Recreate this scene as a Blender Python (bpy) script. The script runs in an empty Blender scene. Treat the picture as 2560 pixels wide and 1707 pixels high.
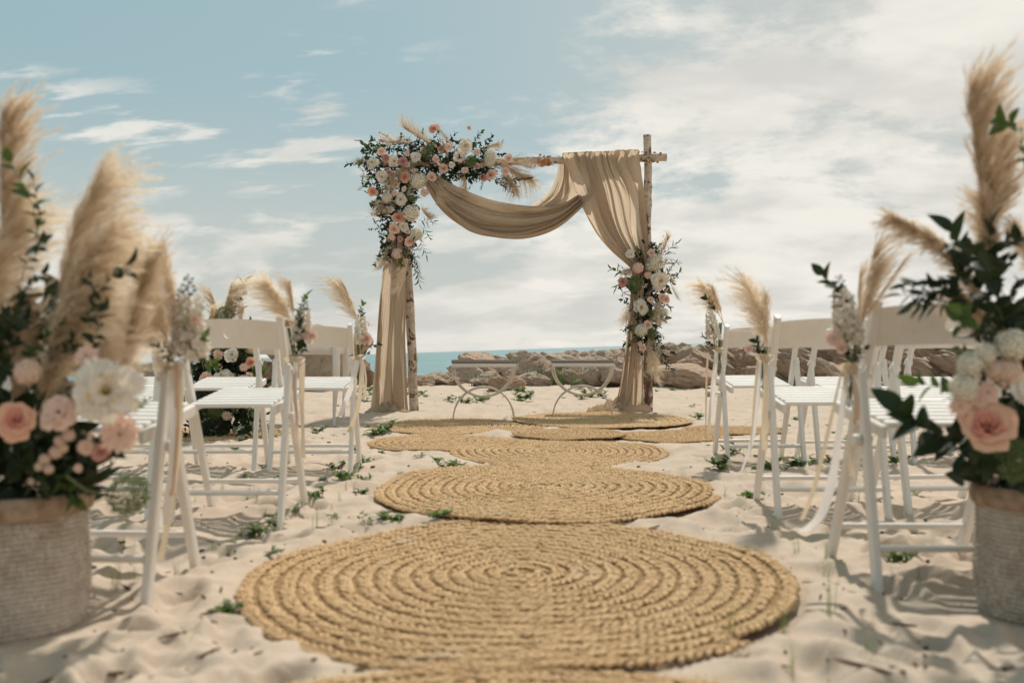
import bpy, math, random
import numpy as np
from mathutils import Vector, Matrix, Quaternion, Euler
random.seed(7); rng = np.random.default_rng(7)
PI = math.pi
sc = bpy.context.scene
C = sc.collection

# ------------------------------------------------------------------ camera
CAM_Z = 0.65; FPX = 34/36*2560
ROLL = 0.0; TILT = math.radians(1.9); PITCH = math.atan(20.2/FPX)
_f = np.array([0, math.cos(PITCH), math.sin(PITCH)]); _u0 = np.array([0, -math.sin(PITCH), math.cos(PITCH)]); _r0 = np.array([1., 0, 0])
_r = math.cos(ROLL)*_r0 - math.sin(ROLL)*_u0; _u = math.sin(ROLL)*_r0 + math.cos(ROLL)*_u0
cam = bpy.data.objects.new('camera', bpy.data.cameras.new('camera')); C.objects.link(cam)
M = Matrix(((_r[0], _u[0], -_f[0]), (_r[1], _u[1], -_f[1]), (_r[2], _u[2], -_f[2])))
cam.matrix_world = Matrix.Translation((0, 0, CAM_Z)) @ M.to_4x4()
cam.data.lens = 34; cam.data.sensor_width = 36; cam.data.clip_end = 30000; cam.data.clip_start = 0.05
cam.data.dof.use_dof = True; cam.data.dof.focus_distance = 9.7; cam.data.dof.aperture_fstop = 2.6
sc.camera = cam
def P(px, py, Y):
    """photograph pixel (2560 wide) at a real depth Y -> world point"""
    v = _f + (px-1280)/FPX*_r + (853.5-py)/FPX*_u
    t = Y/v[1]
    return Vector((v[0]*t, Y, v[2]*t + CAM_Z))

# ------------------------------------------------------------------ world + sun
SUN_EL = math.radians(56); SUN_AZ = math.radians(13)      # azimuth to the right of +Y (the sea)
sc.view_settings.view_transform = 'Standard'; sc.view_settings.look = 'None'
sc.view_settings.exposure = 0.32; sc.view_settings.gamma = 1; sc.view_settings.use_curve_mapping = False
w = bpy.data.worlds.new('World'); sc.world = w; w.use_nodes = True
def build_world():
    nt = w.node_tree; N = nt.nodes; L = nt.links; N.clear()
    out = N.new('ShaderNodeOutputWorld'); bg = N.new('ShaderNodeBackground'); bg.inputs[1].default_value = 0.10
    L.new(bg.outputs[0], out.inputs[0])
    sky = N.new('ShaderNodeTexSky'); sky.sky_type = 'NISHITA'; sky.sun_disc = False
    sky.sun_elevation = SUN_EL; sky.sun_rotation = SUN_AZ; sky.dust_density = 2.0; sky.ozone_density = 1.5
    tc = N.new('ShaderNodeTexCoord'); sp = N.new('ShaderNodeSeparateXYZ'); tm = N.new('ShaderNodeMapping'); tm.inputs['Rotation'].default_value = (0, TILT, 0)
    L.new(tc.outputs['Generated'], tm.inputs[0]); L.new(tm.outputs[0], sp.inputs[0])
    def m(op, a, b=None, c=None, clamp=False):
        n = N.new('ShaderNodeMath'); n.operation = op; n.use_clamp = clamp
        for i, q in enumerate((a, b, c)):
            if q is None: continue
            if isinstance(q, (int, float)): n.inputs[i].default_value = q
            else: L.new(q, n.inputs[i])
        return n.outputs[0]
    def mr(v, a, b, c=0.0, d=1.0, smooth=True):
        n = N.new('ShaderNodeMapRange'); n.interpolation_type = 'SMOOTHSTEP' if smooth else 'LINEAR'
        L.new(v, n.inputs[0])
        for i, q in enumerate((a, b, c, d)): n.inputs[i+1].default_value = q
        return n.outputs[0]
    def mixc(f, a, b):
        n = N.new('ShaderNodeMix'); n.data_type = 'RGBA'
        if isinstance(f, float): n.inputs[0].default_value = f
        else: L.new(f, n.inputs[0])
        for i, q in ((6, a), (7, b)):
            if isinstance(q, tuple): n.inputs[i].default_value = (*q, 1)
            else: L.new(q, n.inputs[i])
        return n.outputs[2]
    X, Y, Z = sp.outputs
    zc = m('MAXIMUM', Z, 0.0)
    den = m('ADD', zc, 0.26)
    cu = N.new('ShaderNodeCombineXYZ'); L.new(m('DIVIDE', X, den), cu.inputs[0]); L.new(m('DIVIDE', Y, den), cu.inputs[1])
    def noise(vec, scale, detail=8, rough=0.6, dist=0.0, off=(0, 0, 0), sc3=(1, 1, 1), rot=0.0):
        mp = N.new('ShaderNodeMapping'); mp.inputs['Location'].default_value = off; mp.inputs['Scale'].default_value = sc3
        mp.inputs['Rotation'].default_value = (0, 0, rot)
        L.new(vec, mp.inputs[0])
        n = N.new('ShaderNodeTexNoise'); n.inputs['Scale'].default_value = scale; n.inputs['Detail'].default_value = detail
        n.inputs['Roughness'].default_value = rough; n.inputs['Distortion'].default_value = dist
        L.new(mp.outputs[0], n.inputs['Vector']); return n.outputs[0]
    uv = cu.outputs[0]
    # desaturated clear sky
    hsv = N.new('ShaderNodeHueSaturation'); hsv.inputs['Saturation'].default_value = 0.80; hsv.inputs['Hue'].default_value = 0.478; hsv.inputs['Value'].default_value = 1.0
    L.new(sky.outputs[0], hsv.inputs['Color'])
    clear = mixc(0.78, hsv.outputs[0], (2.35, 3.50, 3.65))
    # thin milky veil low over the sea and to the right
    veil = m('MAXIMUM', mr(Z, 0.30, 0.02), m('MULTIPLY', mr(X, -0.18, 0.45), 0.95))
    vn = noise(uv, 0.9, 5, 0.55, 0.3, (3, 1, 0))
    veil = m('MULTIPLY', veil, mr(vn, 0.15, 0.75, 0.72, 1.0), clamp=True)
    base = mixc(m('MULTIPLY', veil, 0.92), clear, (5.15, 5.05, 4.65))
    # high broken cloud sheet, coming in from the right
    n1 = noise(uv, 3.6, 14, 0.64, 0.15, (1.7, 4.2, 0), (1, 1.25, 1), 0.35)
    n1 = m('ADD', m('MULTIPLY', n1, 0.6), m('MULTIPLY', noise(uv, 1.3, 3, 0.5, 0.0, (3.1, 8.2, 0)), 0.4))
    bias = m('ADD', mr(X, -0.20, 0.25, -0.15, 0.09), mr(Z, 0.38, 0.22, -0.12, 0.03))
    c1 = mr(m('ADD', n1, bias), 0.47, 0.60)
    # small streaks on the left
    n2 = noise(uv, 5.6, 12, 0.56, 0.1, (7.3, 2.2, 0), (0.6, 1.5, 1), 0.12)
    n2b = noise(uv, 1.3, 2, 0.5, 0.0, (0.4, 5.2, 0))
    c2 = m('MULTIPLY', mr(n2, 0.52, 0.64), mr(n2b, 0.36, 0.54))
    c2 = m('MULTIPLY', c2, m('MULTIPLY', m('MULTIPLY', mr(X, 0.0, -0.2), mr(Z, 0.36, 0.26)), mr(Z, 0.08, 0.19, 0.25, 1.0)))
    # low cumulus along the horizon
    cz = N.new('ShaderNodeCombineXYZ'); L.new(m('DIVIDE', X, m('ADD', Y, 0.3)), cz.inputs[0]); L.new(m('MULTIPLY', Z, 2.3), cz.inputs[1])
    n3 = noise(cz.outputs[0], 5.5, 10, 0.55, 0.2, (2.2, 0, 0))
    c3 = m('MULTIPLY', mr(m('ADD', n3, mr(Z, 0.03, 0.20, 0.08, -0.14)), 0.49, 0.57), 0.75)
    cm = m('MAXIMUM', m('MAXIMUM', c1, m('MULTIPLY', c2, 0.85)), c3)
    # cloud tone: soft grey undersides, cream tops
    n4 = noise(uv, 1.9, 8, 0.55, 0.2, (9, 3, 0), (1, 1.4, 1))
    cc = mixc(mr(n4, 0.36, 0.60), (5.5, 5.4, 5.05), (7.3, 7.0, 6.4))
    col = mixc(m('MULTIPLY', cm, 0.92), base, cc)
    L.new(col, bg.inputs[0])
build_world()
sun = bpy.data.objects.new('sun', bpy.data.lights.new('sun', 'SUN')); C.objects.link(sun)
sun.data.energy = 3.1; sun.data.angle = math.radians(1.6); sun.data.color = (1.0, 0.945, 0.86)
sd = Vector((math.sin(SUN_AZ)*math.cos(SUN_EL), math.cos(SUN_AZ)*math.cos(SUN_EL), math.sin(SUN_EL)))
sun.rotation_euler = sd.to_track_quat('Z', 'Y').to_euler(); sun.location = sd*30

# ------------------------------------------------------------------ mesh helpers
def link(name, data, parent=None, loc=None):
    o = bpy.data.objects.new(name, data); C.objects.link(o)
    if parent is not None: o.parent = parent
    if loc is not None: o.location = loc
    return o
def mesh(name, V, F, mats=(), mi=None, smooth=True):
    me = bpy.data.meshes.new(name)
    V = np.asarray(V, dtype=np.float32).reshape(-1, 3)
    if isinstance(F, np.ndarray):
        k = F.shape[1]; n = len(F)
        me.vertices.add(len(V)); me.vertices.foreach_set('co', V.ravel())
        me.loops.add(n*k); me.loops.foreach_set('vertex_index', F.ravel().astype(np.int32))
        me.polygons.add(n); me.polygons.foreach_set('loop_start', np.arange(0, n*k, k, dtype=np.int32))
        me.polygons.foreach_set('loop_total', np.full(n, k, dtype=np.int32))
        me.update(calc_edges=True)
    else:
        me.from_pydata(V.tolist(), [], F)
    for x in (mats if isinstance(mats, (list, tuple)) else [mats]): me.materials.append(x)
    if mi is not None: me.polygons.foreach_set('material_index', np.asarray(mi, dtype=np.int32))
    me.polygons.foreach_set('use_smooth', np.full(len(me.polygons), bool(smooth)))
    me.update()
    return me
class MB:
    def __init__(s): s.v = []; s.f = []; s.m = []; s.n = 0
    def add(s, V, F, mat=0):
        V = np.asarray(V, dtype=float).reshape(-1, 3)
        s.v.append(V)
        for q in F: s.f.append(tuple(int(i)+s.n for i in q))
        s.m += [mat]*len(F); s.n += len(V)
    def add_mb(s, o, T=None, mat=None):
        for_v = np.vstack(o.v)
        if T is not None:
            A = np.array(T); for_v = for_v @ A[:3, :3].T + A[:3, 3]
        s.v.append(for_v)
        for q in o.f: s.f.append(tuple(i+s.n for i in q))
        s.m += (o.m if mat is None else [mat]*len(o.f)); s.n += len(for_v)
    def mesh(s, name, mats, smooth=True): return mesh(name, np.vstack(s.v), s.f, mats, s.m, smooth)
    def build(s, name, mats, parent=None, loc=None, smooth=True): return link(name, s.mesh(name, mats, smooth), parent, loc)
    def grid(s, G, mat=0, closed=False):
        n, m = G.shape[:2]; F = []
        for i in range(n-1):
            for j in range(m if closed else m-1):
                a = i*m+j; b = i*m+(j+1) % m
                F.append((a, b, b+m, a+m))
        s.add(G.reshape(-1, 3), F, mat)
    def tube(s, pts, r, n=8, mat=0, caps=True):
        pts = [Vector(p) for p in pts]
        if not hasattr(r, '__len__'): r = [r]*len(pts)
        rings = []; prev = None
        for i, p in enumerate(pts):
            t = (pts[min(i+1, len(pts)-1)]-pts[max(i-1, 0)]).normalized()
            if prev is None:
                a = t.orthogonal().normalized()
            else:
                a = (prev - t*prev.dot(t)).normalized()
            prev = a; b = t.cross(a)
            rings.append([p + (a*math.cos(2*PI*k/n)+b*math.sin(2*PI*k/n))*r[i] for k in range(n)])
        s.grid(np.array(rings), mat, True)
        if caps:
            V = [list(v) for v in rings[0]]+[list(v) for v in rings[-1]]
            s.add(V, [tuple(range(n))[::-1], tuple(range(n, 2*n))], mat)
    def beam(s, p0, p1, wx, wt, side=(1, 0, 0), c=0.004, mat=0):
        """rounded rectangular bar, wx along side, wt across"""
        p0, p1 = Vector(p0), Vector(p1); t = (p1-p0).normalized(); a = Vector(side); a = (a-t*a.dot(t)).normalized(); b = t.cross(a)
        rings = []
        for p, q in ((p0, 1-1.0*c/max(wx, wt)*2), (p0+t*c, 1), (p1-t*c, 1), (p1, 1-1.0*c/max(wx, wt)*2)):
            hx, ht = wx/2*q, wt/2*q
            pr = [(hx, ht-c), (hx-c, ht), (-hx+c, ht), (-hx, ht-c), (-hx, -ht+c), (-hx+c, -ht), (hx-c, -ht), (hx, -ht+c)]
            rings.append([p+a*x+b*y for x, y in pr])
        s.grid(np.array(rings), mat, True)
        V = [list(v) for v in rings[0]]+[list(v) for v in rings[-1]]
        s.add(V, [tuple(range(8))[::-1], tuple(range(8, 16))], mat)
def thing(name, label, cat, loc=(0, 0, 0), rz=0.0, group=None):
    o = link(name, None); o.location = loc; o.rotation_euler = (0, 0, rz)
    o.empty_display_size = 0.1
    o['label'] = label; o['category'] = cat
    if group: o['group'] = group
    return o
def tag(o, label, cat, group=None, kind=None):
    if label: o['label'] = label
    if cat: o['category'] = cat
    if group: o['group'] = group
    if kind: o['kind'] = kind
    return o
def basis(z, spin=0.0):
    """rotation matrix whose local Z looks along z"""
    z = Vector(z).normalized(); q = z.to_track_quat('Z', 'Y'); return (q @ Quaternion((0, 0, 1), spin)).to_matrix()
def TRS(loc, rot3, s):
    return Matrix.Translation(loc) @ rot3.to_4x4() @ Matrix.Diagonal((*((s, s, s) if not hasattr(s, '__len__') else s), 1))

# ------------------------------------------------------------------ noise
def _h(ix, iy, seed):
    n = (ix*374761393 + iy*668265263 + seed*974711) & 0xffffffff
    n = ((n ^ (n >> 13))*1274126177) & 0xffffffff
    return ((n ^ (n >> 16)) & 0xffff)/65535.0
def vnoise(x, y, seed=0):
    x = np.asarray(x, float); y = np.asarray(y, float)
    ix = np.floor(x).astype(np.int64); iy = np.floor(y).astype(np.int64); fx = x-ix; fy = y-iy
    fx = fx*fx*fx*(fx*(fx*6-15)+10); fy = fy*fy*fy*(fy*(fy*6-15)+10)
    a = _h(ix, iy, seed); b = _h(ix+1, iy, seed); c = _h(ix, iy+1, seed); d = _h(ix+1, iy+1, seed)
    return (a*(1-fx)+b*fx)*(1-fy)+(c*(1-fx)+d*fx)*fy*1.0
def fbm(x, y, seed=0, o=4, g=0.5):
    s = 0; a = 1; t = 0
    for i in range(o):
        s = s+a*vnoise(x*2**i+i*13.7, y*2**i+i*5.1, seed+i); t += a; a *= g
    return s/t-0.5
def sstep(a, b, x):
    t = np.clip((x-a)/(b-a), 0, 1); return t*t*(3-2*t)

# rugs: x, y, radius, stack level
RUGS = [(0.04, 1.22, 0.77, 0), (0.030, 2.80, 0.785, 0), (0.14, 4.44, 0.78, 1), (0.31, 6.14, 0.70, 0),
        (0.42, 7.22, 0.43, 1), (-0.485, 6.75, 0.52, 0), (-0.45, 8.20, 0.74, 0), (0.81, 8.72, 0.82, 1),
        (1.19, 7.20, 0.44, 0), (1.78, 7.75, 0.42, 0), (-2.28, 7.40, 0.54, 0)]
_dr = random.Random(3)
DIMP = []
for i in range(900):
    y = 0.8*math.exp(_dr.random()*2.75); x = (_dr.random()*2-1)*(1.0+0.6*y)
    DIMP.append((x, y, _dr.uniform(.03, .07), _dr.uniform(.06, .14), _dr.uniform(0, PI), _dr.uniform(.012, .034)))
def gh(x, y):
    x = np.asarray(x, float); y = np.asarray(y, float)
    wx = x+0.25*fbm(x*1.7, y*1.7, 41, 2); wy = y+0.25*fbm(x*1.7+9, y*1.7, 47, 2)
    h = 0.050*fbm(wx*1.1, wy*1.1, 1, 3) + 0.055*fbm(wx*3.2, wy*3.2, 11, 3, .55)
    rg = fbm(wx*6.5, wy*6.5, 21, 3, .55)
    h = h + 0.026*rg + 0.020*(1-np.abs(2*vnoise(wx*5.3, wy*5.3, 61)-1))**3 + 0.016*np.abs(fbm(wx*11, wy*11, 31, 3)) + .007*fbm(x*26, y*26, 71, 2)
    for cx, cy, a, b, r, d in DIMP:
        m = (np.abs(x-cx) < 3.2*b) & (np.abs(y-cy) < 3.2*b)
        if m.any():
            dx = x[m]-cx if x.ndim else x-cx; dy = y[m]-cy if y.ndim else y-cy
            u = dx*math.cos(r)+dy*math.sin(r); v = -dx*math.sin(r)+dy*math.cos(r)
            q = (u/b)**2+(v/a)**2
            dz = -d*np.exp(-q*q*0.8) + d*0.45*np.exp(-((np.sqrt(q)-1.35)/0.33)**2)
            if x.ndim: h[m] += dz
            else: h = h+dz
    # flatten beneath the rugs
    for cx, cy, r, lv in RUGS:
        dd = np.hypot(x-cx, (y-cy)/1.1)
        k = 1-sstep(r-0.10, r+0.16, dd)
        bank = 0.012*np.exp(-((dd-r-0.05)/0.06)**2)
        h = h*(1-k) + k*(-0.012) + bank*(1-k)
    for cx, cy, r in ((-1.175, 2.29, .2), (1.335, 2.38, .2)):
        k = 1-sstep(r-.04, r+.12, np.hypot(x-cx, y-cy)); h = h*(1-k)+k*0.0
    edge = 17.6 + 1.2*fbm(x*.35, y*0+3.3, 77, 2)
    rk = sstep(-2.2, -1.0, x)
    h = h - 1.9*sstep(edge, edge+5.0, y)*(1-rk) + rk*(.10*sstep(edge, edge+2.5, y)-2.4*sstep(23.5, 27, y))
    return h
def gz(x, y): return float(gh(np.array([x]), np.array([y]))[0])

# ------------------------------------------------------------------ materials
MATS = {}
class NT:
    def __init__(s, name):
        s.m = bpy.data.materials.new(name); s.m.use_nodes = True; s.N = s.m.node_tree.nodes; s.L = s.m.node_tree.links
        s.b = s.N['Principled BSDF']; s.out = s.N['Material Output']
        s.tc = s.N.new('ShaderNodeTexCoord')
    def tex(s, kind='noise', scale=5, detail=6, rough=.6, dist=0, coord='Object', sc3=(1, 1, 1), rot=(0, 0, 0), off=(0, 0, 0)):
        mp = s.N.new('ShaderNodeMapping'); mp.inputs['Scale'].default_value = sc3; mp.inputs['Rotation'].default_value = rot; mp.inputs['Location'].default_value = off
        s.L.new(s.tc.outputs[coord], mp.inputs[0])
        if kind == 'noise':
            n = s.N.new('ShaderNodeTexNoise'); n.inputs['Detail'].default_value = detail; n.inputs['Roughness'].default_value = rough; n.inputs['Distortion'].default_value = dist
        elif kind == 'voronoi':
            n = s.N.new('ShaderNodeTexVoronoi')
        elif kind == 'wave':
            n = s.N.new('ShaderNodeTexWave'); n.inputs['Distortion'].default_value = dist; n.inputs['Detail'].default_value = detail
        n.inputs['Scale'].default_value = scale; s.L.new(mp.outputs[0], n.inputs['Vector'])
        return n.outputs['Distance'] if kind == 'voronoi' else n.outputs['Fac'] if kind == 'wave' else n.outputs[0]
    def ramp(s, v, stops):
        r = s.N.new('ShaderNodeValToRGB'); e = r.color_ramp.elements
        while len(e) < len(stops): e.new(0.5)
        for i, (p, c) in enumerate(stops):
            e[i].position = p; e[i].color = (*c, 1) if len(c) == 3 else c
        s.L.new(v, r.inputs[0]); return r.outputs[0]
    def mix(s, f, a, b, mode='MIX'):
        n = s.N.new('ShaderNodeMix'); n.data_type = 'RGBA'; n.blend_type = mode
        if isinstance(f, (int, float)): n.inputs[0].default_value = f
        else: s.L.new(f, n.inputs[0])
        for i, q in ((6, a), (7, b)):
            if isinstance(q, tuple): n.inputs[i].default_value = (*q, 1)
            else: s.L.new(q, n.inputs[i])
        return n.outputs[2]
    def math(s, op, a, b):
        n = s.N.new('ShaderNodeMath'); n.operation = op
        for i, q in enumerate((a, b)):
            if isinstance(q, (int, float)): n.inputs[i].default_value = q
            else: s.L.new(q, n.inputs[i])
        return n.outputs[0]
    def col(s, c):
        if isinstance(c, tuple): s.b.inputs['Base Color'].default_value = (*c, 1)
        else: s.L.new(c, s.b.inputs['Base Color'])
        s.c = c; return s
    def rough(s, r, spec=.5):
        if isinstance(r, (int, float)): s.b.inputs['Roughness'].default_value = r
        else: s.L.new(r, s.b.inputs['Roughness'])
        s.b.inputs['Specular IOR Level'].default_value = spec; return s
    def bump(s, h, strength=.3, dist=.01):
        n = s.N.new('ShaderNodeBump'); n.inputs['Strength'].default_value = strength; n.inputs['Distance'].default_value = dist
        if getattr(s, 'lastb', None): s.L.new(s.lastb, n.inputs['Normal'])
        s.L.new(h, n.inputs['Height']); s.L.new(n.outputs[0], s.b.inputs['Normal']); s.lastb = n.outputs[0]; return s
    def translucent(s, f, tint=None):
        t = s.N.new('ShaderNodeBsdfTranslucent'); mx = s.N.new('ShaderNodeMixShader'); mx.inputs[0].default_value = f
        c = tint if tint is not None else s.c
        if isinstance(c, tuple): t.inputs[0].default_value = (*c, 1)
        else: s.L.new(c, t.inputs[0])
        s.L.new(s.b.outputs[0], mx.inputs[1]); s.L.new(t.outputs[0], mx.inputs[2]); s.L.new(mx.outputs[0], s.out.inputs[0]); return s
    def rnd(s):
        return s.N.new('ShaderNodeObjectInfo').outputs['Random']

def m_simple(name, c, r=.6, spec=.4, tr=0, tint=None, var=.12, vs=30):
    t = NT(name); n = t.tex(scale=vs, detail=4)
    a = tuple(x*(1-var) for x in c); b = tuple(min(1, x*(1+var)) for x in c)
    t.col(t.ramp(n, [(.3, a), (.7, b)])); t.rough(r, spec)
    if tr: t.translucent(tr, tint)
    return t.m
# sand
t = NT('beach_sand')
n0 = t.tex(scale=1.3, detail=5); n1 = t.tex(scale=9, detail=8, rough=.7); n2 = t.tex(scale=420, detail=2); n3 = t.tex('voronoi', scale=38); n4 = t.tex(scale=55, detail=6, rough=.7)
c = t.ramp(n0, [(.3, (.485, .39, .305)), (.7, (.55, .455, .36))])
c = t.mix(t.ramp(n1, [(.35, (0, 0, 0)), (.75, (.5, .5, .5))]), c, (.43, .325, .24))
c = t.mix(t.ramp(n2, [(.30, (.55, .55, .55)), (.44, (0, 0, 0))]), c, (.27, .19, .13))
c = t.mix(t.ramp(n3, [(.04, (.7, .7, .7)), (.09, (0, 0, 0))]), c, (.26, .17, .11))
t.col(c).rough(.92, .15).bump(n1, .35, .012).bump(n4, .45, .006).bump(n2, .35, .0018); SAND = t.m
# jute
t = NT('jute'); n0 = t.tex(scale=7, detail=5); n1 = t.tex(scale=130, detail=5, rough=.7, sc3=(1, 1, .4)); n2 = t.tex(scale=38, detail=4)
c = t.ramp(n0, [(.3, (.48, .305, .15)), (.7, (.64, .44, .24))]); c = t.mix(t.ramp(n2, [(.35, (0, 0, 0)), (.7, (.75, .75, .75))]), c, (.76, .54, .31))
c = t.mix(t.ramp(n1, [(.36, (.7, .7, .7)), (.52, (0, 0, 0))]), c, (.30, .165, .06))
c = t.mix(t.math('MULTIPLY', t.rnd(), .35), c, (.52, .345, .185))
n5 = t.tex(scale=4.5, detail=7, rough=.7, off=(3, 1, 0)); c = t.mix(t.ramp(n5, [(.60, (0, 0, 0)), (.72, (.6, .6, .6))]), c, (.56, .45, .34))
t.col(c).rough(.8, .2).bump(n1, .8, .004); JUTE = t.m
JUTE_SHADE = m_simple('jute_gap_shade', (.27, .17, .08), .9, .1)  # dark colour standing in for shade in the braid gaps
WOODW = None
t = NT('white_painted_wood'); n = t.tex(scale=40, detail=5, sc3=(1, 1, .15)); n1 = t.tex(scale=6, detail=4)
c = t.ramp(n1, [(.3, (.70, .66, .605)), (.7, (.77, .735, .685))]); c = t.mix(t.ramp(n, [(.30, (.35, .35, .35)), (.42, (0, 0, 0))]), c, (.62, .56, .48))
t.col(c).rough(.42, .4).bump(n, .08, .002); WOODW = t.m
# linen
t = NT('linen_cloth'); wa = t.tex('wave', scale=210, dist=1.5, detail=2, rot=(0, 0, 0)); wb = t.tex('wave', scale=190, dist=1.5, detail=2, rot=(0, PI/2, 0)); n = t.tex(scale=60, detail=5, sc3=(1, 1, 8)); n1 = t.tex(scale=3, detail=3)
c = t.ramp(n1, [(.3, (.42, .365, .305)), (.7, (.52, .46, .39))]); c = t.mix(t.ramp(n, [(.4, (0, 0, 0)), (.7, (.45, .45, .45))]), c, (.38, .28, .18))
t.col(c).rough(.9, .1).bump(wa, .25, .0015).bump(wb, .25, .0015).bump(n, .2, .002).translucent(.55, (.90, .74, .55)); LINEN = t.m
# birch
t = NT('birch_bark'); n = t.tex(scale=9, detail=6, rough=.65, sc3=(1, 1, 1)); nl = t.tex(scale=42, detail=5, rough=.6, sc3=(1, 1, 3.5)); nd = t.tex(scale=11, detail=7, rough=.7, dist=.6)
c = t.ramp(n, [(.3, (.42, .33, .25)), (.7, (.66, .58, .48))]); c = t.mix(t.ramp(nl, [(.56, (0, 0, 0)), (.60, (.85, .85, .85))]), c, (.22, .13, .08))
c = t.mix(t.ramp(nd, [(.535, (0, 0, 0)), (.565, (.95, .95, .95))]), c, (.09, .05, .032))
t.col(c).rough(.75, .25).bump(nd, .5, .01).bump(nl, .35, .004); BIRCH = t.m
t = NT('dark_birch_bark'); n = t.tex(scale=14, detail=7, rough=.7, dist=.5, sc3=(1, 1, .6)); c = t.ramp(n, [(.40, (.10, .062, .042)), (.53, (.22, .15, .11)), (.60, (.58, .50, .42)), (.8, (.68, .6, .52))])
t.col(c).rough(.85, .2).bump(n, .8, .015); BIRCHD = t.m
PEEL = m_simple('peeled_inner_bark', (.36, .15, .06), .7, .2, var=.35, vs=25)
ENDW = m_simple('cut_wood_end', (.42, .26, .15), .8)
# rock
def rockmat(name, A, B, D):
    t = NT(name); n = t.tex(scale=1.6, detail=8, rough=.65, dist=.5); n1 = t.tex(scale=6, detail=10, rough=.72); n2 = t.tex('voronoi', scale=5); n3 = t.tex(scale=22, detail=6, rough=.7)
    c = t.ramp(n, [(.32, A), (.55, B), (.72, (.50, .42, .34))]); c = t.mix(t.ramp(n1, [(.37, (.95, .95, .95)), (.46, (0, 0, 0))]), c, D)  # noise paints dark crevice shade into the rock colour
    c = t.mix(.42, c, t.ramp(t.rnd(), [(.0, (.52, .42, .32)), (.3, (.62, .50, .40)), (.55, (.66, .44, .30)), (.8, (.56, .49, .42)), (1.0, (.72, .60, .49))]))
    c = t.mix(t.ramp(n3, [(.55, (0, 0, 0)), (.75, (.5, .5, .5))]), c, (.62, .54, .45))
    t.col(c).rough(.93, .15).bump(n1, 1.0, .10).bump(n3, .7, .03); return t.m
ROCK = rockmat('pale_limestone', (.70, .56, .44), (.70, .48, .33), (.22, .145, .095))
ROCKB = rockmat('rusty_sandstone', (.66, .42, .27), (.70, .49, .33), (.34, .20, .12))
SEA = NT('sea_water'); n = SEA.tex(scale=.9, detail=8, rough=.62, sc3=(.35, 1, 1)); n1 = SEA.tex(scale=.022, detail=6, sc3=(.25, 1, 1)); n5 = SEA.tex(scale=.12, detail=6, sc3=(.3, 1, 1), rough=.6)
c = SEA.ramp(n1, [(.35, (.08, .19, .205)), (.65, (.15, .28, .28))]); c = SEA.mix(SEA.ramp(n5, [(.52, (0, 0, 0)), (.70, (.5, .5, .5))]), c, (.27, .40, .40))
SEA.col(c).rough(.35, .35).bump(n, .9, .35); SEA = SEA.m
# plants
def leafmat(name, c, tr=.25):
    t = NT(name); n = t.tex(scale=45, detail=3); a = tuple(x*.75 for x in c); b = tuple(x*1.3 for x in c)
    k = t.ramp(n, [(.3, a), (.7, b)]); k = t.mix(t.math('MULTIPLY', t.rnd(), .6), k, (c[0]*1.5+.01, c[1]*1.25+.01, c[2]*1.0))
    t.col(k).rough(.5, .28).translucent(tr, (c[0]*2.2, c[1]*2.4, c[2]*.9)); return t.m
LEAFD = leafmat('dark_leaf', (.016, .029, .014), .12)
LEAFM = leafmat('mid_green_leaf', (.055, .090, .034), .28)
LEAFG = leafmat('grey_green_leaf', (.20, .25, .20), .2)
WEED = leafmat('weed_leaf', (.085, .13, .055), .25)
STEM = m_simple('green_stem', (.10, .13, .05)); STEMD = m_simple('brown_twig', (.10, .07, .045))
def pampmat(name, A, B):
    t = NT(name); n = t.tex(scale=9, detail=3); c = t.ramp(n, [(.3, A), (.7, B)]); c = t.mix(t.math('MULTIPLY', t.rnd(), .5), c, tuple((x*.7) for x in A))
    t.col(c).rough(.8, .15).translucent(.5, (min(1, B[0]*1.15), B[1]*1.08, B[2]*.95)); return t.m
PAMP = pampmat('pampas_fluff', (.50, .40, .295), (.74, .64, .52))
PAMPP = pampmat('pale_pampas_fluff', (.66, .565, .45), (.86, .79, .69))
WHITE = m_simple('white_petal', (.80, .74, .66), .6, .2, .3, (.85, .76, .62), .05)
CREAM = m_simple('cream_floret', (.80, .75, .63), .7, .2, .25, None, .08)
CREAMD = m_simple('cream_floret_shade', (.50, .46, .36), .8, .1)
PEACH = m_simple('peach_petal', (.78, .47, .33), .6, .2, .28, (.9, .5, .32), .08)
PINK = m_simple('pink_petal', (.70, .32, .25), .6, .2, .25, (.85, .32, .22), .08)
BLUSH = m_simple('blush_petal', (.80, .60, .50), .6, .2, .28, (.9, .62, .48), .06)
DUSTY = m_simple('dusty_rose_petal', (.56, .28, .24), .6, .2, .2, None, .08)
YELLOW = m_simple('yellow_stamen', (.85, .56, .06), .6)
LACE = m_simple('green_lace_flower', (.18, .24, .085), .7, .2, .2)
RIBG = m_simple('gold_ribbon', (.72, .59, .42), .45, .4, .35, (.72, .60, .44), .05)
RIBW = m_simple('white_sheer_ribbon', (.82, .77, .74), .5, .4, .45, (.85, .8, .77), .03)
RIBB = m_simple('blush_ribbon', (.62, .46, .34), .5, .4, .3, None, .05)
METAL = m_simple('cream_painted_metal', (.62, .55, .46), .45, .4)
CUSH = m_simple('taupe_cushion', (.29, .25, .215), .85, .1, var=.2, vs=60)
t = NT('woven_basket'); n = t.tex(scale=28, detail=6, rough=.7); n2 = t.tex(scale=150, detail=4, sc3=(1, 1, .35)); n3 = t.tex(scale=5, detail=4)
c = t.ramp(n, [(.35, (.50, .40, .31)), (.62, (.78, .71, .62))]); c = t.mix(t.ramp(n2, [(.42, (.7, .7, .7)), (.60, (0, 0, 0))]), c, (.34, .24, .165)); c = t.mix(t.ramp(n3, [(.4, (0, 0, 0)), (.65, (.5, .5, .5))]), c, (.72, .66, .58))
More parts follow.
